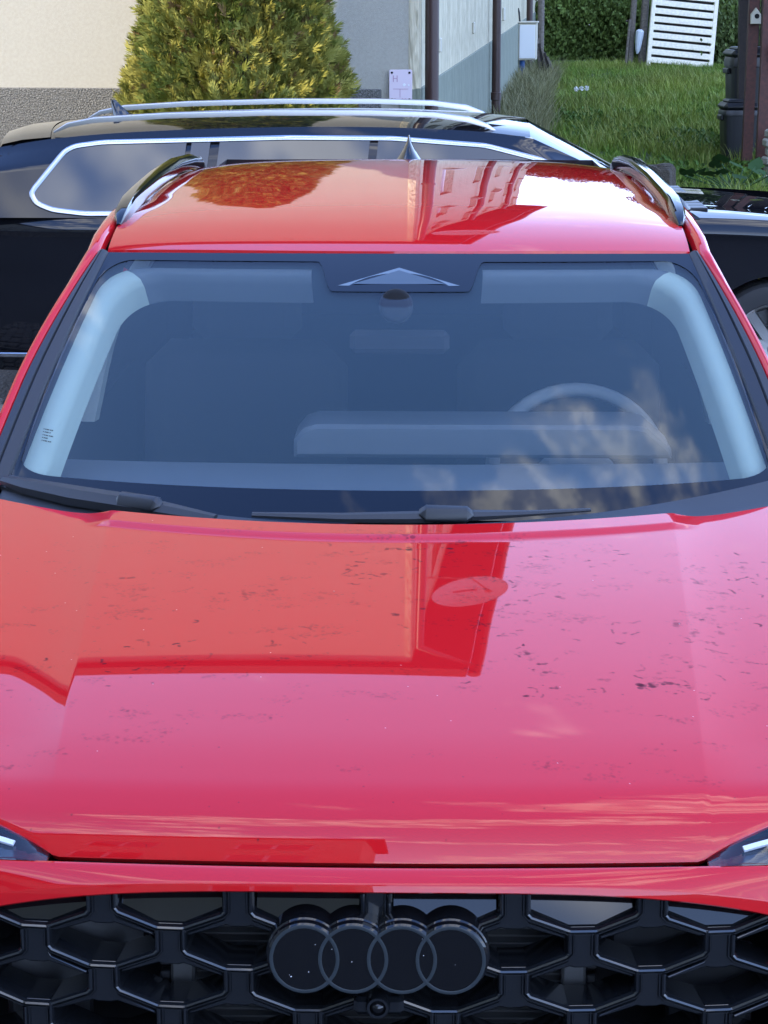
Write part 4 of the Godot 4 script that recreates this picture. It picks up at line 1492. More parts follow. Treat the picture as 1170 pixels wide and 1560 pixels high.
	for s: float in [-1.0, 1.0]:
		mb = MB.new()
		mb.box(Vector3(-2.43, 0.82, 0.66 * s), Vector3(0.05, 0.13, 0.30), 0.02, Basis(Vector3.UP, 0.2 * s))
		part(c, "tail_lamp", mb, mat("lamp_red", Color(0.25, 0.01, 0.01), 0.1))
		mb = MB.new()
		mb.box(Vector3(2.30, 0.72, 0.56 * s), Vector3(0.12, 0.10, 0.34), 0.03, Basis(Vector3.UP, -0.35 * s))
		part(c, "headlight", mb, M.window_dark)
	mb = MB.new()
	mb.box(Vector3(2.49, 0.62, 0), Vector3(0.03, 0.14, 0.8), 0.01)
	part(c, "grille", mb, M.gloss_black)
	# roof spoiler
	mb = MB.new()
	rows = []
	for q: Array in [[-2.10, 1.356], [-2.24, 1.343], [-2.335, 1.322], [-2.35, 1.302], [-2.30, 1.285]]:
		var row := PackedVector3Array()
		for j in 17:
			var u := -1.0 + j / 8.0
			row.append(Vector3(q[0] + 0.04 * u * u, q[1] - 0.030 * u * u - 0.012 * pow(absf(u), 6.0), u * 0.60))
		rows.append(row)
	mb.grid(rows)
	part(c, "roof_spoiler", mb, M.black_paint, 50.0)
	fin(c, Vector3(-1.77, 1.378, 0.0), Vector3.RIGHT, 0.085, 0.16, M.satin_black)
	# floor so that no light leaks under the body
	mb = MB.new()
	mb.box(Vector3(0, 0.24, 0), Vector3(4.4, 0.04, 1.3), 0.0)
	part(c, "underbody", mb, M.cavity)

func fin(c: Node3D, at: Vector3, fwd: Vector3, h: float, l: float, m: Material) -> void:
	# a shark fin: low at the front, upright at the back; fwd is the way the car faces
	var sd := fwd.cross(Vector3.UP)
	var rows: Array = []
	for i in 13:
		var f := i / 12.0
		var row := PackedVector3Array()
		var y := h * f
		var front := l * (0.5 - 0.80 * pow(f, 0.55))
		var back := -l * (0.42 + 0.04 * f) if f < 0.9 else -l * 0.45
		front = maxf(front, back + 0.012)
		var w := 0.040 * pow(1.0 - f, 1.7) + 0.008 * (1.0 - f) + 0.003
		for k in 13:
			var a := TAU * k / 12.0
			var u := cos(a)
			row.append(at + fwd * lerpf(back, front, (u + 1.0) * 0.5) + Vector3.UP * y + sd * sin(a) * w * (1.0 if u < 0.4 else 0.8))
		rows.append(row)
	var mb := MB.new()
	mb.grid(rows)
	var tp: PackedVector3Array = rows[12]
	var ce := Vector3.ZERO
	for k in 12: ce += tp[k] / 12.0
	for k in 12: mb.t(ce + Vector3.UP * 0.003, tp[k], tp[k + 1])
	part(c, "aerial_fin", mb, m, 50.0)

func build_red_car() -> void:
	var c := thing("red_car", "glossy red car facing the camera with black grille, black roof rails and dirty bonnet", "car")
	red_bonnet(c)
	red_front(c)
	red_grille(c)
	red_glass(c)
	red_roof(c)
	red_sides(c)
	red_cabin(c)

func red_bonnet(c: Node3D) -> void:
	var mb := MB.new()
	var rows: Array = []
	var uvs: Array = []
	var ss: Array = []
	for i in 12: ss.append(i * 0.0035)
	for i in 110: ss.append(0.042 + i * (0.958) / 109.0)
	for i in ss.size() + 2:
		var row := PackedVector3Array()
		var uv := PackedVector2Array()
		# columns follow the crease so that its edge stays crisp
		var xc := 0.455 + 0.045 * clampf(ss[maxi(i - 2, 0)] * 0.98, 0.0, 1.0)
		var cols: Array = []
		for j in 47: cols.append(lerpf(0.0, xc - 0.006, j / 46.0))
		cols.append_array([xc - 0.003, xc, xc + 0.003])
		for j in 24: cols.append(lerpf(xc + 0.006, 0.745, j / 23.0))
		var full: Array = []
		for j in cols.size() - 1: full.append(-cols[cols.size() - 1 - j])
		full.append_array(cols)
		for x: float in full:
			var zf := hood_front(x) - hood_trim(x)
			var zr := hood_rear(x)
			var p: Vector3
			if i < 2:
				p = Vector3(x, hood_y(x, zf) - [0.016, 0.006][i], zf - [0.010, -0.002][i])
			else:
				var f: float = ss[i - 2]
				var z := zf - f * (zf - zr)
				p = Vector3(x, hood_y(x, z), z)
			row.append(p)
			uv.append(Vector2((x + 0.8) / 1.6, -p.z / 1.3))
		rows.append(row)
		uvs.append(uv)
	mb.grid(rows, uvs)
	part(c, "bonnet", mb, M.hood_paint, 40.0)
	# black rubber under the front edge of the bonnet
	mb = MB.new()
	rows = []
	for q: Array in [[0.862, 0.004], [0.868, -0.05]]:
		var row := PackedVector3Array()
		for j in 41:
			var x := lerpf(-0.42, 0.42, j / 40.0)
			row.append(Vector3(x, q[0], hood_front(x) + 0.016 + q[1]))
		rows.append(row)
	mb.grid(rows)
	part(c, "bonnet_seal", mb, M.rubber)
	# cowl between bonnet and windscreen
	mb = MB.new()
	rows = []
	for k in 4:
		var row := PackedVector3Array()
		for j in 61:
			var u := -1.0 + j / 30.0
			var x := 0.745 * u
			var a := Vector3(x, hood_y(clampf(x, -0.745, 0.745), hood_rear(x)) - 0.020, hood_rear(x) + 0.03)
			var b := wind(u, 0.035, 0.004)
			row.append(a.lerp(b, k / 3.0) - Vector3(0, [0, 0.012, 0.012, 0.0][k], 0))
		rows.append(row)
	mb.grid(rows)
	part(c, "cowl_panel", mb, M.trim_black)

func strip_z(x: float) -> float: return -0.013 - 0.13 * x * x

func red_front(c: Node3D) -> void:
	# painted strip over the grille, running out under the headlights
	var mb := MB.new()
	var rows: Array = []
	for j in 81:
		var x := lerpf(-0.66, 0.66, j / 80.0)
		var ax := absf(x)
		var dr := 0.034 * pow(ax / 0.52, 3.5)
		var tp := 0.8845 - 0.02 * ax * ax
		var z := strip_z(x)
		var row := PackedVector3Array()
		row.append(Vector3(x, tp - 0.014, z - 0.020))
		row.append(Vector3(x, tp - 0.001, z - 0.001))
		row.append(Vector3(x, tp - 0.0015, z + 0.003))
		for k in 8:
			var f := (k + 1) / 8.0
			row.append(Vector3(x, tp - 0.0015 - (0.0125 + dr * 0.75) * (0.55 * f + 0.45 * f * f), z + 0.003 + 0.022 * f))
		var b := row[row.size() - 1]
		row.append(b + Vector3(0, -0.0025, 0.0012))
		row.append(Vector3(x, b.y - 0.010 - dr * 0.25, z + 0.028))
		row.append(Vector3(x, b.y - 0.013 - dr * 0.25, z + 0.024))
		row.append(Vector3(x, b.y - 0.013 - dr * 0.25, z + 0.000))
		rows.append(row)
	mb.grid(rows)
	part(c, "front_strip", mb, M.red_paint, 28.0)
	# bumper corners and lower bumper
	var plan := [[0.54, -0.026], [0.66, -0.065], [0.76, -0.14], [0.84, -0.26], [0.89, -0.41], [0.915, -0.52]]
	for s: float in [-1.0, 1.0]:
		mb = MB.new()
		rows = []
		for q: Array in [[0.0, 0.0], [0.815, -0.008], [0.78, 0.0], [0.70, 0.012], [0.55, 0.018], [0.40, 0.012], [0.25, -0.03], [0.20, -0.06]]:
			var row := PackedVector3Array()
			for j in 21:
				var x := lerpf(0.565, 0.915, j / 20.0)
				if q[0] == 0.0: row.append(Vector3(x * s, 0.876 - 0.02 * x * x - 0.02 * smoothstep(0.60, 0.80, x), strip_z(minf(x, 0.66)) - maxf(x - 0.66, 0.0) * 1.1 - 0.006))
				else: row.append(Vector3(x * s, q[0], smooth_lut(plan, x) + q[1]))
			rows.append(row)
		mb.grid(rows)
		part(c, "bumper_corner", mb, M.red_paint, 50.0)
		# headlight: black housing, light bars, clear cover
		var h := Node3D.new()
		h.name = "headlight"
		c.add_child(h, true)
		var hs := MB.new()
		var cv := MB.new()
		var r1: Array = []
		var r2: Array = []
		for j in 25:
			var x := lerpf(0.452, 0.86, j / 24.0)
			var xh := minf(x, 0.745)
			var zt := hood_front(xh) - hood_trim(xh) - maxf(x - 0.745, 0.0) * 1.6
			var yt := hood_y(xh, hood_front(xh) - hood_trim(xh)) - 0.004 - maxf(x - 0.745, 0.0) * 0.25
			var yb := 0.8840 - 0.02 * x * x - 0.02 * smoothstep(0.60, 0.80, x)
			var zb := strip_z(minf(x, 0.66)) + 0.001 - maxf(x - 0.66, 0.0) * 0.9
			if yb > yt - 0.004: yb = yt - 0.004
			zt = minf(zt, zb)
			r1.append(PackedVector3Array([Vector3(x * s, yt, zt - 0.004), Vector3(x * s, lerpf(yt, yb, 0.3) - 0.004, lerpf(zt, zb, 0.3) - 0.024), Vector3(x * s, yb - 0.001, zb - 0.014), Vector3(x * s, yb, zb)]))
			r2.append(PackedVector3Array([Vector3(x * s, yt, zt), Vector3(x * s, lerpf(yt, yb, 0.5) + 0.003, lerpf(zt, zb, 0.5) + 0.003), Vector3(x * s, yb, zb)]))
		hs.grid(r1)
		cv.grid(r2)
		part(h, "housing", hs, M.gloss_black)
		part(h, "cover", cv, M.clear_glass)
		for k in 3:
			var br := MB.new()
			var bp := PackedVector3Array()
			for j in range(3 + k * 2, 22):
				var t: Vector3 = r2[j][0].lerp(r2[j][2], [0.40, 0.60, 0.80][k])
				bp.append(t + Vector3(0, -0.004, -0.007 - 0.002 * k))
			br.sweep(bp, v2([[-0.0045, -0.002], [0.0045, -0.002], [0.0035, 0.002], [-0.0035, 0.002]]), Vector3(0, 0.7, 0.7))
			part(h, "light_bar", br, [M.led, M.satin_metal, M.chrome][k])
	mb = MB.new()
	rows = []
	for q: Array in [[0.42, 0.02], [0.36, 0.045], [0.28, 0.04], [0.20, -0.02]]:
		var row := PackedVector3Array()
		for j in 31:
			var x := lerpf(-0.60, 0.60, j / 30.0)
			row.append(Vector3(x, q[0], strip_z(x) + 0.01 + q[1]))
		rows.append(row)
	mb.grid(rows)
	part(c, "lower_bumper", mb, M.satin_black, 50.0)

func grille_z(x: float) -> float: return 0.006 - 0.12 * x * x

func red_grille(c: Node3D) -> void:
	var g := Node3D.new()
	g.name = "grille"
	c.add_child(g, true)
	var P := 0.187
	# one cell: a U-shaped rim with two ridges and a deep tray
	var inner := [[-0.0715, 0.052], [-0.0715, 0.0235], [-0.0685, 0.0200], [-0.0195, 0.001], [-0.016, 0.0], [0.016, 0.0], [0.0195, 0.001], [0.0685, 0.0200], [0.0715, 0.0235], [0.0715, 0.052]]
	var path := PackedVector3Array()
	for q: Array in inner: path.append(Vector3(q[0], q[1], 0))
	var rim := MB.new()
	# profile: x = outwards from the opening, y = towards the viewer
	var prof := v2([[0.0, -0.075], [0.0, -0.006], [0.0022, -0.0016], [0.0046, 0.0], [0.0066, -0.0018], [0.0070, -0.0052], [0.0080, -0.0058], [0.0090, -0.0036], [0.0104, -0.0034], [0.0116, -0.0060], [0.0120, -0.012], [0.0120, -0.05]])
	rim.sweep(path, prof, Vector3.BACK, false)
	var rim_mesh := rim.mesh(20.0)
	# the web between cells
	var st := MB.new()
	st.extrude(v2([[-0.0165, 0.058], [0.0165, 0.058], [0.0165, 0.016], [0.021, 0.0085], [0.070, -0.0115], [0.070, -0.0165], [0.017, 0.0005], [0.010, -0.0015], [-0.010, -0.0015], [-0.017, 0.0005], [-0.070, -0.0165], [-0.070, -0.0115], [-0.021, 0.0085], [-0.0165, 0.016]]), -0.05, -0.0062, 0.0018)
	var web_mesh := st.mesh(30.0)
	var bl := MB.new()
	var n := Basis(Vector3.RIGHT, -0.49)
	bl.extrude(v2([[-0.0705, 0.052], [-0.0705, 0.0235], [-0.019, 0.0012], [0.019, 0.0012], [0.0705, 0.0235], [0.0705, 0.052]]), -0.006, 0.0, 0.001, Transform3D(n, Vector3(0, 0.0005, -0.010)))
	var blank_mesh := bl.mesh(25.0)
	for row in 7:
		var y := 0.802 - 0.0575 * row
		var odd := row % 2 == 0
		for k in range(-4, 5):
			var x := (k + (0.5 if odd else 0.0)) * P
			if absf(x) > 0.60: continue
			var dy := -0.04 * maxf(absf(x) - 0.33, 0.0)
			var xf := Transform3D(Basis(Vector3.UP, atan(0.24 * x)), Vector3(x, y + dy, grille_z(x)))
			part_mesh(g, "grille_cell", rim_mesh, M.satin_black, xf)
			if row == 0: part_mesh(g, "grille_blank", blank_mesh, M.gloss_black, xf)
			var xs := x + P / 2
			if absf(xs) < 0.60:
				part_mesh(g, "grille_web", web_mesh, M.satin_black, Transform3D(Basis(Vector3.UP, atan(0.24 * xs)), Vector3(xs, y - 0.04 * maxf(absf(xs) - 0.33, 0.0), grille_z(xs))))
	# what shows behind the openings
	var bk := MB.new()
	bk.box(Vector3(0, 0.62, -0.30), Vector3(1.25, 0.55, 0.02), 0.0)
	bk.box(Vector3(0, 0.842, -0.20), Vector3(1.1, 0.01, 0.20), 0.0)
	part(g, "back_panel", bk, M.cavity)
	for k in 34:
		var sl := MB.new()
		sl.box(Vector3(0, 0.80 - k * 0.0115, -0.135), Vector3(0.56, 0.0035, 0.02), 0.0, Basis(Vector3.RIGHT, 0.35))
		part(g, "radiator_slat", sl, M.radiator)
	for s: float in [-1.0, 1.0]:
		var po := MB.new()
		po.box(Vector3(0.275 * s, 0.62, -0.115), Vector3(0.034, 0.40, 0.03), 0.004)
		part(g, "radiator_post", po, M.radiator)
		var cl := MB.new()
		for k in 14: cl.box(Vector3(0.300 * s, 0.79 - k * 0.021, -0.112), Vector3(0.014, 0.012, 0.02), 0.002)
		part(g, "clip_strip", cl, M.trim_black)
		var du := MB.new()
		du.box(Vector3(0.40 * s, 0.755, -0.13), Vector3(0.14, 0.07, 0.05), 0.006, Basis(Vector3.UP, -0.25 * s))
		du.box(Vector3(0.47 * s, 0.62, -0.14), Vector3(0.12, 0.22, 0.03), 0.006, Basis(Vector3.UP, -0.25 * s))
		part(g, "air_duct", du, M.trim_black)
	var be := MB.new()
	be.box(Vector3(0, 0.805, -0.085), Vector3(0.9, 0.022, 0.03), 0.004)
	part(g, "crash_beam", be, M.trim_black)
	# badge: four overlapping discs on a thick plate, with four rings
	var b := Node3D.new()
	b.name = "badge"
	c.add_child(b, true)
	b.position = Vector3(0.003, 0.7765, 0.0)
	var D := 0.0652
	var outline := func(rad: float) -> PackedVector2Array:
		var pts := PackedVector2Array()
		var a0 := acos((D / 2) / rad)
		# lower arcs left to right, then upper arcs right to left
		for k in 4:
			var cx := (k - 1.5) * D
			var s0 := PI + a0 if k > 0 else PI
			var s1 := TAU - a0 if k < 3 else TAU
			for i in 15:
				var a := lerpf(s0, s1, i / 14.0)
				pts.append(Vector2(cx + rad * cos(a), rad * sin(a)))
		for k in 4:
			var cx := (1.5 - k) * D
			var s0 := a0 if k > 0 else 0.0
			var s1 := PI - a0 if k < 3 else PI
			for i in 15:
				var a := lerpf(s0, s1, i / 14.0)
				var q := Vector2(cx + rad * cos(a), rad * sin(a))
				if q.distance_to(pts[pts.size() - 1]) > 1e-5 and q.distance_to(pts[0]) > 1e-5: pts.append(q)
		var out := PackedVector2Array()
		for q in pts:
			if out.is_empty() or q.distance_to(out[out.size() - 1]) > 1e-5: out.append(q)
		return out
	var mb := MB.new()
	mb.extrude(outline.call(0.0525), -0.03, 0.030, 0.003)
	mb.extrude(outline.call(0.0505), 0.029, 0.044, 0.003)
	part(b, "plate", mb, M.gloss_black, 30.0)
	for k in 4:
		mb = MB.new()
		var cx := (k - 1.5) * D
		var z := 0.0446 + 0.0002 * k
		var row0 := PackedVector3Array()
		var row1 := PackedVector3Array()
		var row2 := PackedVector3Array()
		for i in 65:
			var a := TAU * (i % 64) / 64.0
			row0.append(Vector3(cx + 0.0470 * cos(a), 0.0490 * sin(a), z))
			row1.append(Vector3(cx + 0.0445 * cos(a), 0.0465 * sin(a), z + 0.0006))
			row2.append(Vector3(cx + 0.0420 * cos(a), 0.0440 * sin(a), z))
		mb.grid([row0, row1, row2])
		part(b, "ring", mb, M.ring_grey)
	# dried specks on the badge, and the parking camera under it
	mb = MB.new()
	var r := RandomNumberGenerator.new()
	r.seed = 12
	for k in 9:
		var p := Vector3(r.randf_range(-0.13, 0.13), r.randf_range(-0.035, 0.035), 0.0448)
		var s := r.randf_range(0.0004, 0.0011)
		mb.lathe(v2([[0.0, s * 0.6], [s, 0.0]]), Transform3D(Basis(Vector3.RIGHT, PI / 2), p), 6)
	part(b, "specks", mb, M.led).set_meta("kind", "stuff")
	var pc := MB.new()
	pc.box(Vector3(0.004, 0.697, 0.006), Vector3(0.068, 0.026, 0.03), 0.006)
	pc.lathe(v2([[0.0165, -0.02], [0.0165, 0.012], [0.0145, 0.018], [0.011, 0.018], [0.0105, 0.014]]), Transform3D(Basis(Vector3.RIGHT, PI / 2), Vector3(0.003, 0.700, 0.014)), 28)
	var pcn := part(c, "parking_camera", pc, M.satin_black)
	pc = MB.new()
	pc.lathe(v2([[0.0, 0.022], [0.004, 0.0212], [0.008, 0.0185], [0.0107, 0.012]]), Transform3D(Basis(Vector3.RIGHT, PI / 2), Vector3(0.003, 0.700, 0.014)), 24)
	part(pcn, "lens", pc, M.gloss_black, 60.0)

func red_glass(c: Node3D) -> void:
	var mb := MB.new()
	for off: float in [0.0]:
		var rows: Array = []
		for i in 41:
			var row := PackedVector3Array()
			for j in 61: row.append(wind(-1.0 + j / 30.0, i / 40.0, off))
			rows.append(row)
		mb.grid(rows)
	part(c, "windscreen", mb, M.windshield_glass, 60.0)
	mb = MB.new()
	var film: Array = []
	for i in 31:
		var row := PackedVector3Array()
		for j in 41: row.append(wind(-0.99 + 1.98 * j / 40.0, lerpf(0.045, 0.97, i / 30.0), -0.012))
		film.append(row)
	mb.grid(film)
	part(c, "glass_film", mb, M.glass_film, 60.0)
	# black printed border behind the glass
	var us: Array = []
	for j in 201: us.append(-0.995 + 1.99 * j / 200.0)
	mb = MB.new()
	var bot: Array = []
	var top: Array = []
	for u: float in us:
		var au := absf(u)
		var vb := 0.137 - 0.088 * au * au
		var vt := 0.962
		# rounded corners of the clear area
		if au > 0.89:
			var k := clampf((au - 0.89) / 0.096, 0.0, 1.0)
			var rr := 1.0 - sqrt(maxf(1.0 - k * k, 0.0))
			vb += 0.055 * rr
			vt -= 0.115 * rr
		if au > 0.986:
			vb = 0.54; vt = 0.54
		var nt := 1.0 - smoothstep(0.215, 0.275, absf(u - 0.012))
		vt -= 0.132 * nt
		var rb := PackedVector3Array()
		var rt := PackedVector3Array()
		for i in 9:
			rb.append(wind(u, vb * i / 8.0, 0.0012))
			rt.append(wind(u, lerpf(vt, 1.0, i / 8.0), 0.0012))
		bot.append(rb)
		top.append(rt)
	mb.grid(bot)
	mb.grid(top)
	part(c, "windscreen_border", mb, M.print_black, 60.0)
	# rain sensor bracket in the border
	for q: Array in [[1.0, 0.0020, "sensor_edge"], [0.76, 0.0026, "sensor_pane"]]:
		mb = MB.new()
		var cu := 0.008
		var cvv := 0.882
		var k: float = q[0]
		mb.t(wind(cu - 0.195 * k, cvv - 0.028 * k, q[1]), wind(cu + 0.195 * k, cvv - 0.028 * k, q[1]), wind(cu, cvv + 0.052 * k, q[1]))
		part(c, "sensor_bracket", mb, M[q[2]])
	mb = MB.new()
	for q: Array in [[0.0, 0.030, 6], [0.010, 0.022, 5], [0.021, 0.034, 7], [0.031, 0.026, 4], [0.041, 0.030, 6]]:
		for k in int(q[2]):
			var uu: float = -0.955 + 0.0012 * k * 4.0 + q[0] * 0.15
			var vv: float = 0.165 + 0.055 - q[0]
			var w: float = 0.0016 + 0.0007 * ((k * 7) % 3)
			mb.q(wind(uu, vv, 0.0008), wind(uu + w * 1.5, vv, 0.0008), wind(uu + w * 1.5, vv + 0.0042, 0.0008), wind(uu, vv + 0.0042, 0.0008))
	part(c, "glass_marking", mb, M.rubber)
	# wipers lying at the foot of the glass
	for w: Array in [
		[[[-1.0, -0.004], [-0.93, -0.001], [-0.80, 0.006], [-0.66, 0.014], [-0.55, 0.012], [-0.43, 0.006]], [-0.625, 0.016], 0.015],
		[[[-0.34, 0.030], [-0.12, 0.038], [0.05, 0.042], [0.15, 0.044], [0.24, 0.042], [0.34, 0.038], [0.49, 0.030]], [0.135, 0.042], 0.0085]]:
		var wn := Node3D.new()
		wn.name = "wiper"
		c.add_child(wn, true)
		var pth := PackedVector3Array()
		var sc := PackedFloat32Array()
		var nn: int = w[0].size()
		for i in nn:
			pth.append(wind(w[0][i][0], w[0][i][1], 0.018))
			sc.append([0.45, 0.8, 1.0, 1.0, 0.8, 0.5, 0.3][i])
		mb = MB.new()
		mb.sweep(pth, v2([[-1.6, -0.4], [-1.2, 0.5], [0.0, 0.9], [1.2, 0.5], [1.6, -0.4]]), Vector3(0, 0.86, 0.5), true, false, true, PackedFloat32Array(Array(sc).map(func(k: float) -> float: return k * w[2])))
		part(wn, "arm", mb, M.trim_black)
		mb = MB.new()
		var ce := wind(w[1][0], w[1][1], 0.024)
		var along := (wind(w[1][0] + 0.05, w[1][1] - 0.004 * signf(-w[1][0]) * -1.0, 0.024) - ce).normalized()
		if w[1][0] < 0: along = (pth[3] - pth[2]).normalized()
		var nrm := Vector3(0, 0.86, 0.5)
		nrm = (nrm - along * nrm.dot(along)).normalized()
		mb.box(ce, Vector3(0.096, 0.030, 0.036), 0.012, Basis(along, nrm, along.cross(nrm)))
		part(wn, "joint_cover", mb, M.trim_black, 50.0)
		mb = MB.new()
		var bp := PackedVector3Array()
		for i in nn: bp.append(wind(w[0][i][0], maxf(w[0][i][1] - 0.028, -0.03), 0.006))
		mb.sweep(bp, v2([[-0.004, -0.004], [0.0, 0.012], [0.004, -0.004]]), Vector3(0, 0.86, 0.5))
		part(wn, "blade", mb, M.rubber)

func pillar_path(s: float) -> Array:
	# [point on the glass or roof edge, outward side vector, normal]
	var out: Array = []
	for k in 25:
		var v := lerpf(-0.02, 1.0, k / 24.0)
		out.append([wind(s, v, 0.002), Vector3(s, 0, 0), Vector3(0.35 * s, 0.82, 0.45).normalized()])
	for z: float in [-1.92, -2.02, -2.15, -2.35, -2.7, -3.1, -3.5, -3.8, -4.1]:
		var t := clampf((-z - 1.85) / 0.3, 0.0, 1.0)
		out.append([Vector3(roof_half(z) * s + 0.004 * s, roof_y(1.0, z) - 0.002, z), Vector3(s, 0, 0), Vector3(0.35 * s, 0.82, 0.45 * (1.0 - t)).normalized()])
	return out

func red_roof(c: Node3D) -> void:
	var mb := MB.new()
	var rows: Array = []
	for i in 121:
		var f := i / 120.0
		var row := PackedVector3Array()
		for j in 97:
			var u := -1.0 + j / 48.0
			var z := lerpf(-1.752 - 0.10 * u * u, -4.13 + 0.05 * u * u, f)
			row.append(Vector3(u * roof_half(z), roof_y(u, z), z))
		rows.append(row)
	# turned-down front edge
	var fr := PackedVector3Array()
	for p: Vector3 in rows[0]: fr.append(p + Vector3(0, -0.008, 0.001))
	rows.push_front(fr)
	mb.grid(rows)
	part(c, "roof", mb, M.red_paint, 40.0)
	for s: float in [-1.0, 1.0]:
		var pp := pillar_path(s)
		var trim: Array = []
		var red: Array = []
		var pane_top: Array = []
		var n := pp.size()
		for i in n:
			var p: Vector3 = pp[i][0]
			var l: Vector3 = pp[i][1]
			var nn: Vector3 = pp[i][2]
			var on := 1.0 if i < 25 else maxf(0.0, 1.0 - (i - 24) / 2.0)
			var w := 0.042 * on * lerpf(1.0, 0.30, pow(clampf((i - 10) / 14.0, 0.0, 1.0), 1.5))
			var rk := lerpf(0.66, 1.15, clampf((i - 20) / 8.0, 0.0, 1.0))
			if i < 25:
				trim.append(PackedVector3Array([p - nn * 0.006 - l * 0.004, p + nn * 0.004, p + l * w * 0.45 + nn * 0.009, p + l * w * 0.5 + nn * 0.003, p + l * w * 0.58 + nn * 0.003, p + l * w * 0.64 + nn * 0.008, p + l * w + nn * 0.006, p + l * w - nn * 0.006]))
			var e := p + l * (w + 0.003)
			var row := PackedVector3Array([e - nn * 0.012, e + nn * 0.002, e + l * 0.004 * rk + nn * 0.007, e + l * 0.013 * rk + nn * 0.010, e + l * 0.024 * rk + nn * 0.006, e + l * 0.034 * rk - nn * 0.006, e + l * 0.042 * rk + Vector3(0, -0.030, -0.012), e + l * 0.046 * rk + Vector3(0, -0.052, -0.022), e + l * 0.040 * rk + Vector3(0, -0.056, -0.024)])
			red.append(row)
			pane_top.append(row[7] - l * 0.006)
		var edge: Array = []
		for i in n:
			var p: Vector3 = pp[i][0]
			var l: Vector3 = pp[i][1]
			var nn: Vector3 = pp[i][2]
			edge.append(PackedVector3Array([p - l * 0.001 - nn * 0.006, p - l * 0.001 - nn * 0.03, p + l * 0.004 - nn * 0.075]))
		mb = MB.new()
		mb.grid(edge)
		part(c, "glass_edge_seal", mb, M.cavity, 60.0)
		mb = MB.new()
		mb.grid(trim)
		part(c, "pillar_trim", mb, M.trim_black, 30.0)
		mb = MB.new()
		mb.grid(red)
		part(c, "side_frame", mb, M.red_paint, 45.0)
		var lin: Array = []
		for row: PackedVector3Array in red:
			var o := Vector3(-s, 0, 0)
			lin.append(PackedVector3Array([row[0] + o * 0.004 + Vector3(0, -0.006, 0), row[0] + o * 0.022 + Vector3(0, -0.030, 0), row[8] + o * 0.020 + Vector3(0, -0.004, 0), row[8] + o * 0.002 + Vector3(0, -0.004, 0)]))
		mb = MB.new()
		mb.grid(lin)
		part(c, "side_frame_lining", mb, M.cabin_dark, 50.0)
		# side glass from the frame down to the belt line
		mb = MB.new()
		rows = []
		for i in range(2, n):
			var t: Vector3 = pane_top[i]
			var zz := clampf(t.z, -4.0, -1.45)
			var b := Vector3((lut(WIDTH, -zz) - 0.075) * s, lut(BELT, -zz) - 0.005, zz)
			rows.append(PackedVector3Array([t, t.lerp(b, 0.5) + Vector3(0.012 * s, 0, 0), b]))
		mb.grid(rows)
		part(c, "side_window", mb, M.dark_glass, 60.0)
		# roof rail: a raised gloss black bar that dives into the roof at both ends
		var rp := PackedVector3Array()
		var sc := PackedFloat32Array()
		for q: Array in [[-2.00, -0.008, 0.3], [-2.025, 0.002, 0.7], [-2.07, 0.010, 0.95], [-2.15, 0.018, 1.0], [-2.3, 0.024, 1.0], [-2.6, 0.027, 1.0], [-3.0, 0.027, 1.0], [-3.3, 0.024, 1.0], [-3.5, 0.018, 0.9], [-3.62, 0.004, 0.6], [-3.66, -0.008, 0.3]]:
			var z: float = q[0]
			rp.append(Vector3((roof_half(z) - 0.002) * s, roof_y(1.0, z) + q[1] + 0.008, z))
			sc.append(q[2])
		mb = MB.new()
		mb.sweep(rp, v2([[-0.016, -0.022], [-0.018, 0.0], [-0.012, 0.011], [0.0, 0.014], [0.012, 0.011], [0.018, 0.0], [0.016, -0.022]]), Vector3.UP, true, false, true, sc)
		part(c, "roof_rail", mb, M.gloss_black, 40.0)
		mb = MB.new()
		rows = []
		for q: Array in [[-2.03, 0.0], [-2.08, 0.006], [-2.15, 0.012], [-2.4, 0.018], [-3.2, 0.016], [-3.6, 0.0]]:
			var z: float = q[0]
			var y := roof_y(1.0, z) - 0.006
			rows.append(PackedVector3Array([Vector3((roof_half(z) - 0.006) * s, y, z), Vector3((roof_half(z) - 0.004) * s, y + q[1], z), Vector3((roof_half(z) + 0.014) * s, y + q[1], z), Vector3((roof_half(z) + 0.016) * s, y, z)]))
		mb.grid(rows)
		part(c, "rail_foot", mb, M.satin_black)
	fin(c, Vector3(0.0, roof_y(0.0, -3.86) - 0.004, -3.86), Vector3.BACK, 0.085, 0.17, M.gloss_black)

const WIDTH := [[0.30, 0.845], [0.45, 0.885], [0.70, 0.912], [1.20, 0.925], [2.20, 0.930], [3.20, 0.925], [4.0, 0.90], [4.40, 0.84], [4.53, 0.74]]
const BELT := [[0.30, 0.905], [0.70, 1.015], [1.20, 1.085], [2.0, 1.095], [3.3, 1.115], [4.2, 1.12], [4.53, 1.04]]

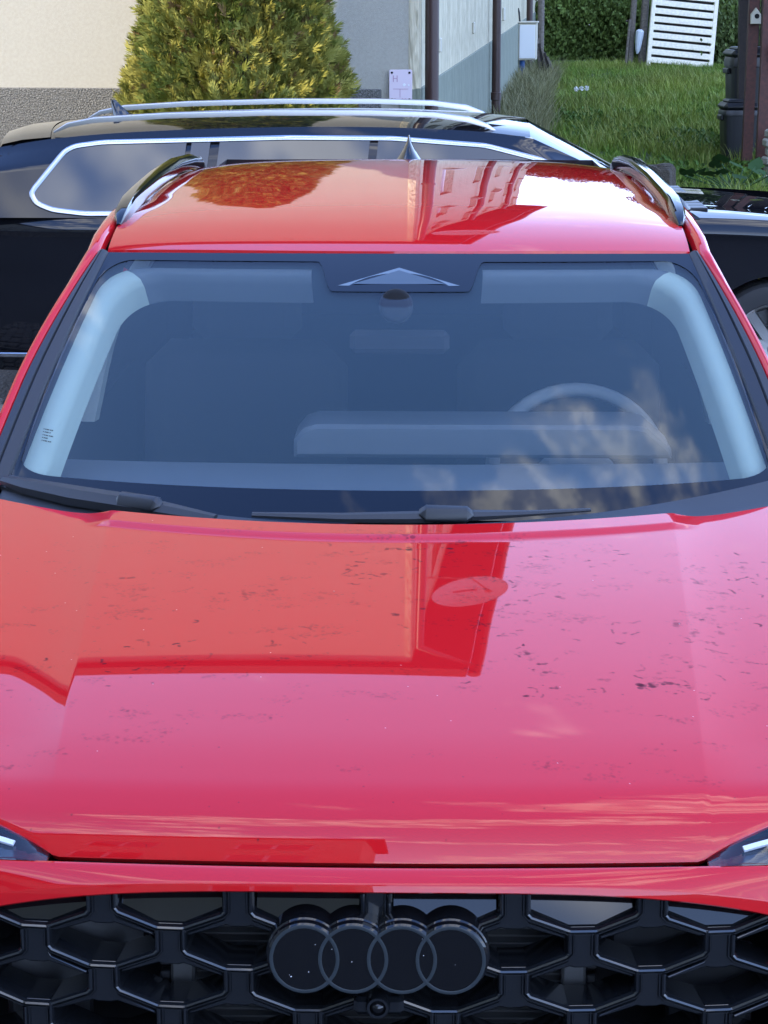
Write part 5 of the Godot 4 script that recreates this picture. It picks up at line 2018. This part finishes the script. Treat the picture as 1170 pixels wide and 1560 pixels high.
func red_sides(c: Node3D) -> void:
	for s: float in [-1.0, 1.0]:
		var sect := func(d: float) -> Array:
			var w := lut(WIDTH, d)
			var b := lut(BELT, d)
			var o: Array = []
			for q: Array in [[b, -0.075], [b - 0.012, -0.05], [b - 0.035, -0.032], [b - 0.06, -0.022], [b - 0.10, -0.020], [0.86, -0.014], [0.78, -0.004], [0.70, 0.0], [0.60, -0.008], [0.50, -0.020], [0.40, -0.018], [0.32, -0.014], [0.25, -0.03], [0.20, -0.05]]:
				o.append(Vector3((w + q[1]) * s, minf(q[0], b), -d))
			return o
		var bottom := func(d: float) -> float:
			var b := 0.20
			for w: float in [0.90, 3.58]:
				var e := absf(d - w)
				if e < 0.40: b = maxf(b, 0.35 + sqrt(0.16 - e * e) * 0.98)
			return b
		for pn: Array in [["front_wing", 0.30, 1.345], ["front_door", 1.35, 2.395], ["rear_door", 2.40, 3.345], ["rear_quarter", 3.35, 4.53]]:
			var xs: Array = []
			var m := int((pn[2] - pn[1]) / 0.02)
			for i in m + 1: xs.append(lerpf(pn[1], pn[2], float(i) / m))
			var mb := MB.new()
			mb.grid(side_rows(xs, sect, bottom))
			part(c, pn[0], mb, M.red_paint, 45.0)
		# top of the wing between bonnet and side
		var mb := MB.new()
		var rows: Array = []
		for i in 31:
			var z := lerpf(-0.25, -1.36, i / 30.0)
			var zc := maxf(z, hood_rear(0.745) + 0.001)
			zc = minf(zc, hood_front(0.745))
			var a := Vector3(0.749 * s, hood_y(0.745, zc) - 0.001, z)
			var b := Vector3((lut(WIDTH, -z) - 0.075) * s, lut(BELT, -z), z)
			if z < -1.22: a = wind(1.0 * s, 0.02).lerp(a, 0.3) if z > -1.3 else Vector3(0.80 * s, 1.12, z)
			var row := PackedVector3Array()
			for k in 7:
				var f := k / 6.0
				row.append(a.lerp(b, f) + Vector3(0, 0.020 * sin(PI * f), 0))
			rows.append(row)
		mb.grid(rows)
		part(c, "wing_top", mb, M.red_paint, 50.0)
		for z: float in [-0.90, -3.58]:
			wheel(c, Vector3(0.80 * s, 0.345, z), 0.345, 0.235, Vector3(s, 0, 0), 5)
			mb = MB.new()
			rows = []
			for e: float in [0.90, 0.45]:
				var row := PackedVector3Array()
				for k in 13:
					var p := Vector2(0.405, 0.0).rotated(PI * k / 12.0)
					row.append(Vector3(e * s, 0.345 + p.y, z + p.x))
				rows.append(row)
			mb.grid(rows)
			part(c, "wheel_arch_liner", mb, M.cavity)
		for z: float in [-2.20, -3.18]:
			mb = MB.new()
			mb.box(Vector3(0.925 * s, 0.95, z), Vector3(0.024, 0.030, 0.20), 0.009)
			part(c, "door_handle", mb, M.red_paint)
		mb = MB.new()
		mb.box(Vector3(1.00 * s, 1.135, -1.60), Vector3(0.20, 0.135, 0.11), 0.045)
		mb.box(Vector3(0.885 * s, 1.085, -1.60), Vector3(0.10, 0.03, 0.07), 0.01)
		var mi := part(c, "door_mirror", mb, M.red_paint, 50.0)
		mb = MB.new()
		mb.box(Vector3(1.00 * s, 1.135, -1.657), Vector3(0.155, 0.10, 0.004), 0.0)
		part(mi, "mirror_glass", mb, M.chrome)
		mb = MB.new()
		mb.box(Vector3(0.86 * s, 0.235, -2.2), Vector3(0.06, 0.12, 1.9), 0.02)
		part(c, "sill", mb, M.trim_black)
		mb = MB.new()
		mb.box(Vector3(0.66 * s, 0.93, -4.46), Vector3(0.36, 0.08, 0.12), 0.03, Basis(Vector3.UP, 0.35 * s))
		part(c, "tail_lamp", mb, M.lamp_red)
	# tail
	var mb := MB.new()
	var rows: Array = []
	for q: Array in [[-4.13, 1.0, 0.575], [-4.24, 0.965, 0.58], [-4.30, 0.94, 0.60], [-4.44, 0.74, 0.74], [-4.50, 0.68, 0.80], [-4.53, 0.55, 0.83], [-4.54, 0.42, 0.84], [-4.50, 0.22, 0.82]]:
		var row := PackedVector3Array()
		for j in 21:
			var u := -1.0 + j / 10.0
			var y: float = roof_y(u, -4.12) if q[1] > 0.99 else q[1] * 1.45
			row.append(Vector3(u * q[2], y, q[0] + 0.08 * u * u))
		rows.append(row)
	mb.grid(rows)
	part(c, "tailgate", mb, M.red_paint, 40.0)
	mb = MB.new()
	rows = []
	for q: Array in [[-4.315, 1.345, 0.56], [-4.425, 1.12, 0.66]]:
		var row := PackedVector3Array()
		for j in 13:
			var u := -1.0 + j / 6.0
			row.append(Vector3(u * q[2], q[1], q[0] - 0.01 + 0.08 * u * u * (q[2] * q[2]) / 0.45))
		rows.append(row)
	mb.grid(rows)
	part(c, "rear_window", mb, M.window_dark)
	mb = MB.new()
	mb.box(Vector3(0, 0.24, -2.2), Vector3(1.5, 0.05, 4.2), 0.0)
	part(c, "underbody", mb, M.cavity)

func red_cabin(c: Node3D) -> void:
	# pale trims inside the windscreen pillars
	for s: float in [-1.0, 1.0]:
		# the lining runs up the pillar, bends at the corner and goes on along the top
		var outer: Array = []
		var inside: Array = []
		for k in 17:
			var f := k / 16.0
			var rnd := 1.0 - sqrt(clampf(f / 0.06, 0.0, 1.0))
			outer.append(Vector2(0.990 - 0.024 * rnd, lerpf(0.062, 0.830, f)))
			inside.append(Vector2(0.928 + 0.022 * rnd, lerpf(0.052, 0.790, f)))
		for k in range(1, 13):
			var f := k / 12.0
			outer.append(Vector2(0.990, 0.830).lerp(Vector2(0.985, 0.964), f).lerp(Vector2(0.985, 0.964).lerp(Vector2(0.840, 0.964), f), f))
			inside.append(Vector2(0.928, 0.790).lerp(Vector2(0.915, 0.925), f).lerp(Vector2(0.915, 0.925).lerp(Vector2(0.780, 0.936), f), f))
		for k in range(1, 11):
			var f := k / 10.0
			outer.append(Vector2(lerpf(0.840, 0.285, f), 0.964))
			inside.append(Vector2(lerpf(0.780, 0.285, f), 0.936))
		var cut := 24
		for pc in 2:
			var mb := MB.new()
			var rows: Array = []
			for k in range(0 if pc == 0 else cut, (cut + 1) if pc == 0 else outer.size()):
				var o: Vector2 = outer[k]
				var q: Vector2 = inside[k]
				var m1 := o.lerp(q, 0.4)
				var m2 := o.lerp(q, 0.85)
				rows.append(PackedVector3Array([wind(s * o.x, o.y, -0.020), wind(s * m1.x, m1.y, -0.019), wind(s * m2.x, m2.y, -0.026), wind(s * q.x, q.y, -0.045), wind(s * q.x, q.y, -0.09)]))
			mb.grid(rows)
			part(c, ["pillar_lining", "headliner_edge"][pc], mb, [M.pale_trim, M.visor][pc], 60.0)
		var mb := MB.new()
		var rows: Array = []
		# middle pillars and belts
		mb = MB.new()
		rows = []
		for k in 9:
			var f := k / 8.0
			var y := lerpf(1.045, 1.50, f)
			var xo := smooth_lut([[1.04, 0.750], [1.257, 0.702], [1.375, 0.642], [1.50, 0.560]], y)
			var z := lerpf(-2.38, -2.52, f)
			rows.append(PackedVector3Array([Vector3((xo + 0.012) * s, y, z - 0.03), Vector3(xo * s, y, z), Vector3((xo - 0.030) * s, y, z + 0.004), Vector3((xo - 0.036) * s, y, z - 0.03)]))
		mb.grid(rows)
		part(c, "middle_pillar", mb, M.mid_trim, 60.0)
		# seats
		var st := MB.new()
		st.box(Vector3(0.37 * s, 0.62, -2.15), Vector3(0.50, 0.16, 0.5), 0.06)
		st.box(Vector3(0.37 * s, 0.92, -2.44), Vector3(0.48, 0.62, 0.14), 0.06, Basis(Vector3.RIGHT, -0.25))
		st.box(Vector3(0.37 * s, 1.29, -2.54), Vector3(0.26, 0.17, 0.09), 0.04, Basis(Vector3.RIGHT, -0.15))
		part(c, "front_seat", st, M.cabin_dark, 60.0)
		var dl := MB.new()
		dl.box(Vector3(0.78 * s, 0.72, -2.4), Vector3(0.05, 0.66, 2.2), 0.02)
		part(c, "door_lining", dl, M.cabin_dark)
	var mb := MB.new()
	mb.box(Vector3(0, 0.85, -3.35), Vector3(1.2, 0.62, 0.16), 0.06, Basis(Vector3.RIGHT, -0.25))
	mb.box(Vector3(0, 0.60, -3.05), Vector3(1.2, 0.16, 0.5), 0.06)
	part(c, "rear_seat", mb, M.cabin_dark, 60.0)
	mb = MB.new()
	var shell: Array = []
	for q: Array in [[0.775, -2.56], [0.74, -4.05], [0.66, -4.20], [0.0, -4.24], [-0.66, -4.20], [-0.74, -4.05], [-0.775, -2.56]]:
		shell.append(PackedVector3Array([Vector3(q[0], 0.55, q[1]), Vector3(q[0], 1.10, q[1]), Vector3(q[0] * 0.84, 1.30, q[1] + (0.05 if q[1] < -4.1 else 0.0)), Vector3(q[0] * 0.74, 1.53, q[1] + (0.16 if q[1] < -4.1 else 0.0))]))
	mb.grid(shell)
	part(c, "rear_lining", mb, M.cabin_dark, 40.0)
	mb = MB.new()
	var hl: Array = []
	for i in 21:
		var row := PackedVector3Array()
		for j in 21:
			var u := -1.0 + j / 10.0
			var z := lerpf(-1.80 - 0.10 * u * u, -4.05, i / 20.0)
			row.append(Vector3(u * (roof_half(z) - 0.004), roof_y(u, z) - 0.026 - 0.012 * pow(absf(u), 8.0), z))
		hl.append(row)
	mb.grid(hl)
	part(c, "headliner", mb, M.cabin_dark)
	# dashboard
	mb = MB.new()
	var rows: Array = []
	for q: Array in [[0.02, 0.0], [0.3, 0.006], [0.6, 0.004], [0.9, 0.0], [0.97, -0.008], [1.0, -0.03], [0.98, -0.30]]:
		var row := PackedVector3Array()
		for j in 31:
			var u := -1.0 + j / 15.0
			var a := Vector3(0.72 * u, 1.088, -1.10 - 0.24 * u * u)
			var b := Vector3(0.70 * u, 1.104, -1.68 - 0.03 * u * u)
			row.append(a.lerp(b, q[0]) + Vector3(0, q[1], 0))
		rows.append(row)
	mb.grid(rows)
	part(c, "dashboard", mb, M.dash, 50.0)
	mb = MB.new()
	rows = []
	for q: Array in [[0.03, 0.006], [0.10, 0.012], [0.33, 0.014], [0.36, 0.008]]:
		var row := PackedVector3Array()
		for j in 31:
			var u := -0.94 + 1.88 * j / 30.0
			var a := Vector3(0.72 * u, 1.088, -1.10 - 0.24 * u * u)
			var b := Vector3(0.70 * u, 1.104, -1.68 - 0.03 * u * u)
			row.append(a.lerp(b, q[0]) + Vector3(0, q[1], 0))
		rows.append(row)
	mb.grid(rows)
	part(c, "defroster_panel", mb, M.visor, 50.0)
	mb = MB.new()
	mb.extrude(v2([[-0.385, 0.0], [0.385, 0.0], [0.385, 0.018], [0.335, 0.062], [0.31, 0.068], [-0.34, 0.068], [-0.365, 0.060], [-0.385, 0.035]]), 0.0, 0.16, 0.008, Transform3D(Basis.IDENTITY, Vector3(0.175, 1.103, -1.85)))
	part(c, "instrument_hood", mb, M.dash)
	# steering wheel
	mb = MB.new()
	var lp := PackedVector3Array()
	var bs := Basis(Vector3.RIGHT, deg_to_rad(-24.0))
	var ce := Vector3(0.385, 1.028, -1.97)
	for k in 40:
		var a := TAU * k / 40.0
		lp.append(ce + bs * Vector3(0.182 * cos(a), 0.172 * sin(a), 0))
	var cp := PackedVector2Array()
	for k in 8: cp.append(Vector2(0.0155 * cos(TAU * k / 8), 0.017 * sin(TAU * k / 8)))
	mb.sweep(lp, cp, bs * Vector3.BACK, true, true)
	mb.box(ce + bs * Vector3(0, -0.02, -0.01), Vector3(0.16, 0.10, 0.05), 0.02, bs)
	mb.box(ce + bs * Vector3(0, -0.01, -0.01), Vector3(0.34, 0.035, 0.02), 0.006, bs)
	part(c, "steering_wheel", mb, M.grey_trim, 60.0)
	# interior mirror and its mount
	mb = MB.new()
	mb.lathe(v2([[0.0, 0.010], [0.024, 0.009], [0.031, 0.005], [0.034, -0.002], [0.033, -0.03]]), Transform3D(Basis(Vector3.RIGHT, PI / 2 - 0.3), wind(0.0, 0.800, -0.015)), 24)
	var mm := part(c, "mirror_mount", mb, M.cavity, 60.0)
	mb = MB.new()
	mb.box(wind(0.01, 0.780, -0.10) + Vector3(0, 0, -0.03), Vector3(0.20, 0.048, 0.025), 0.012)
	part(mm, "interior_mirror", mb, M.cavity)
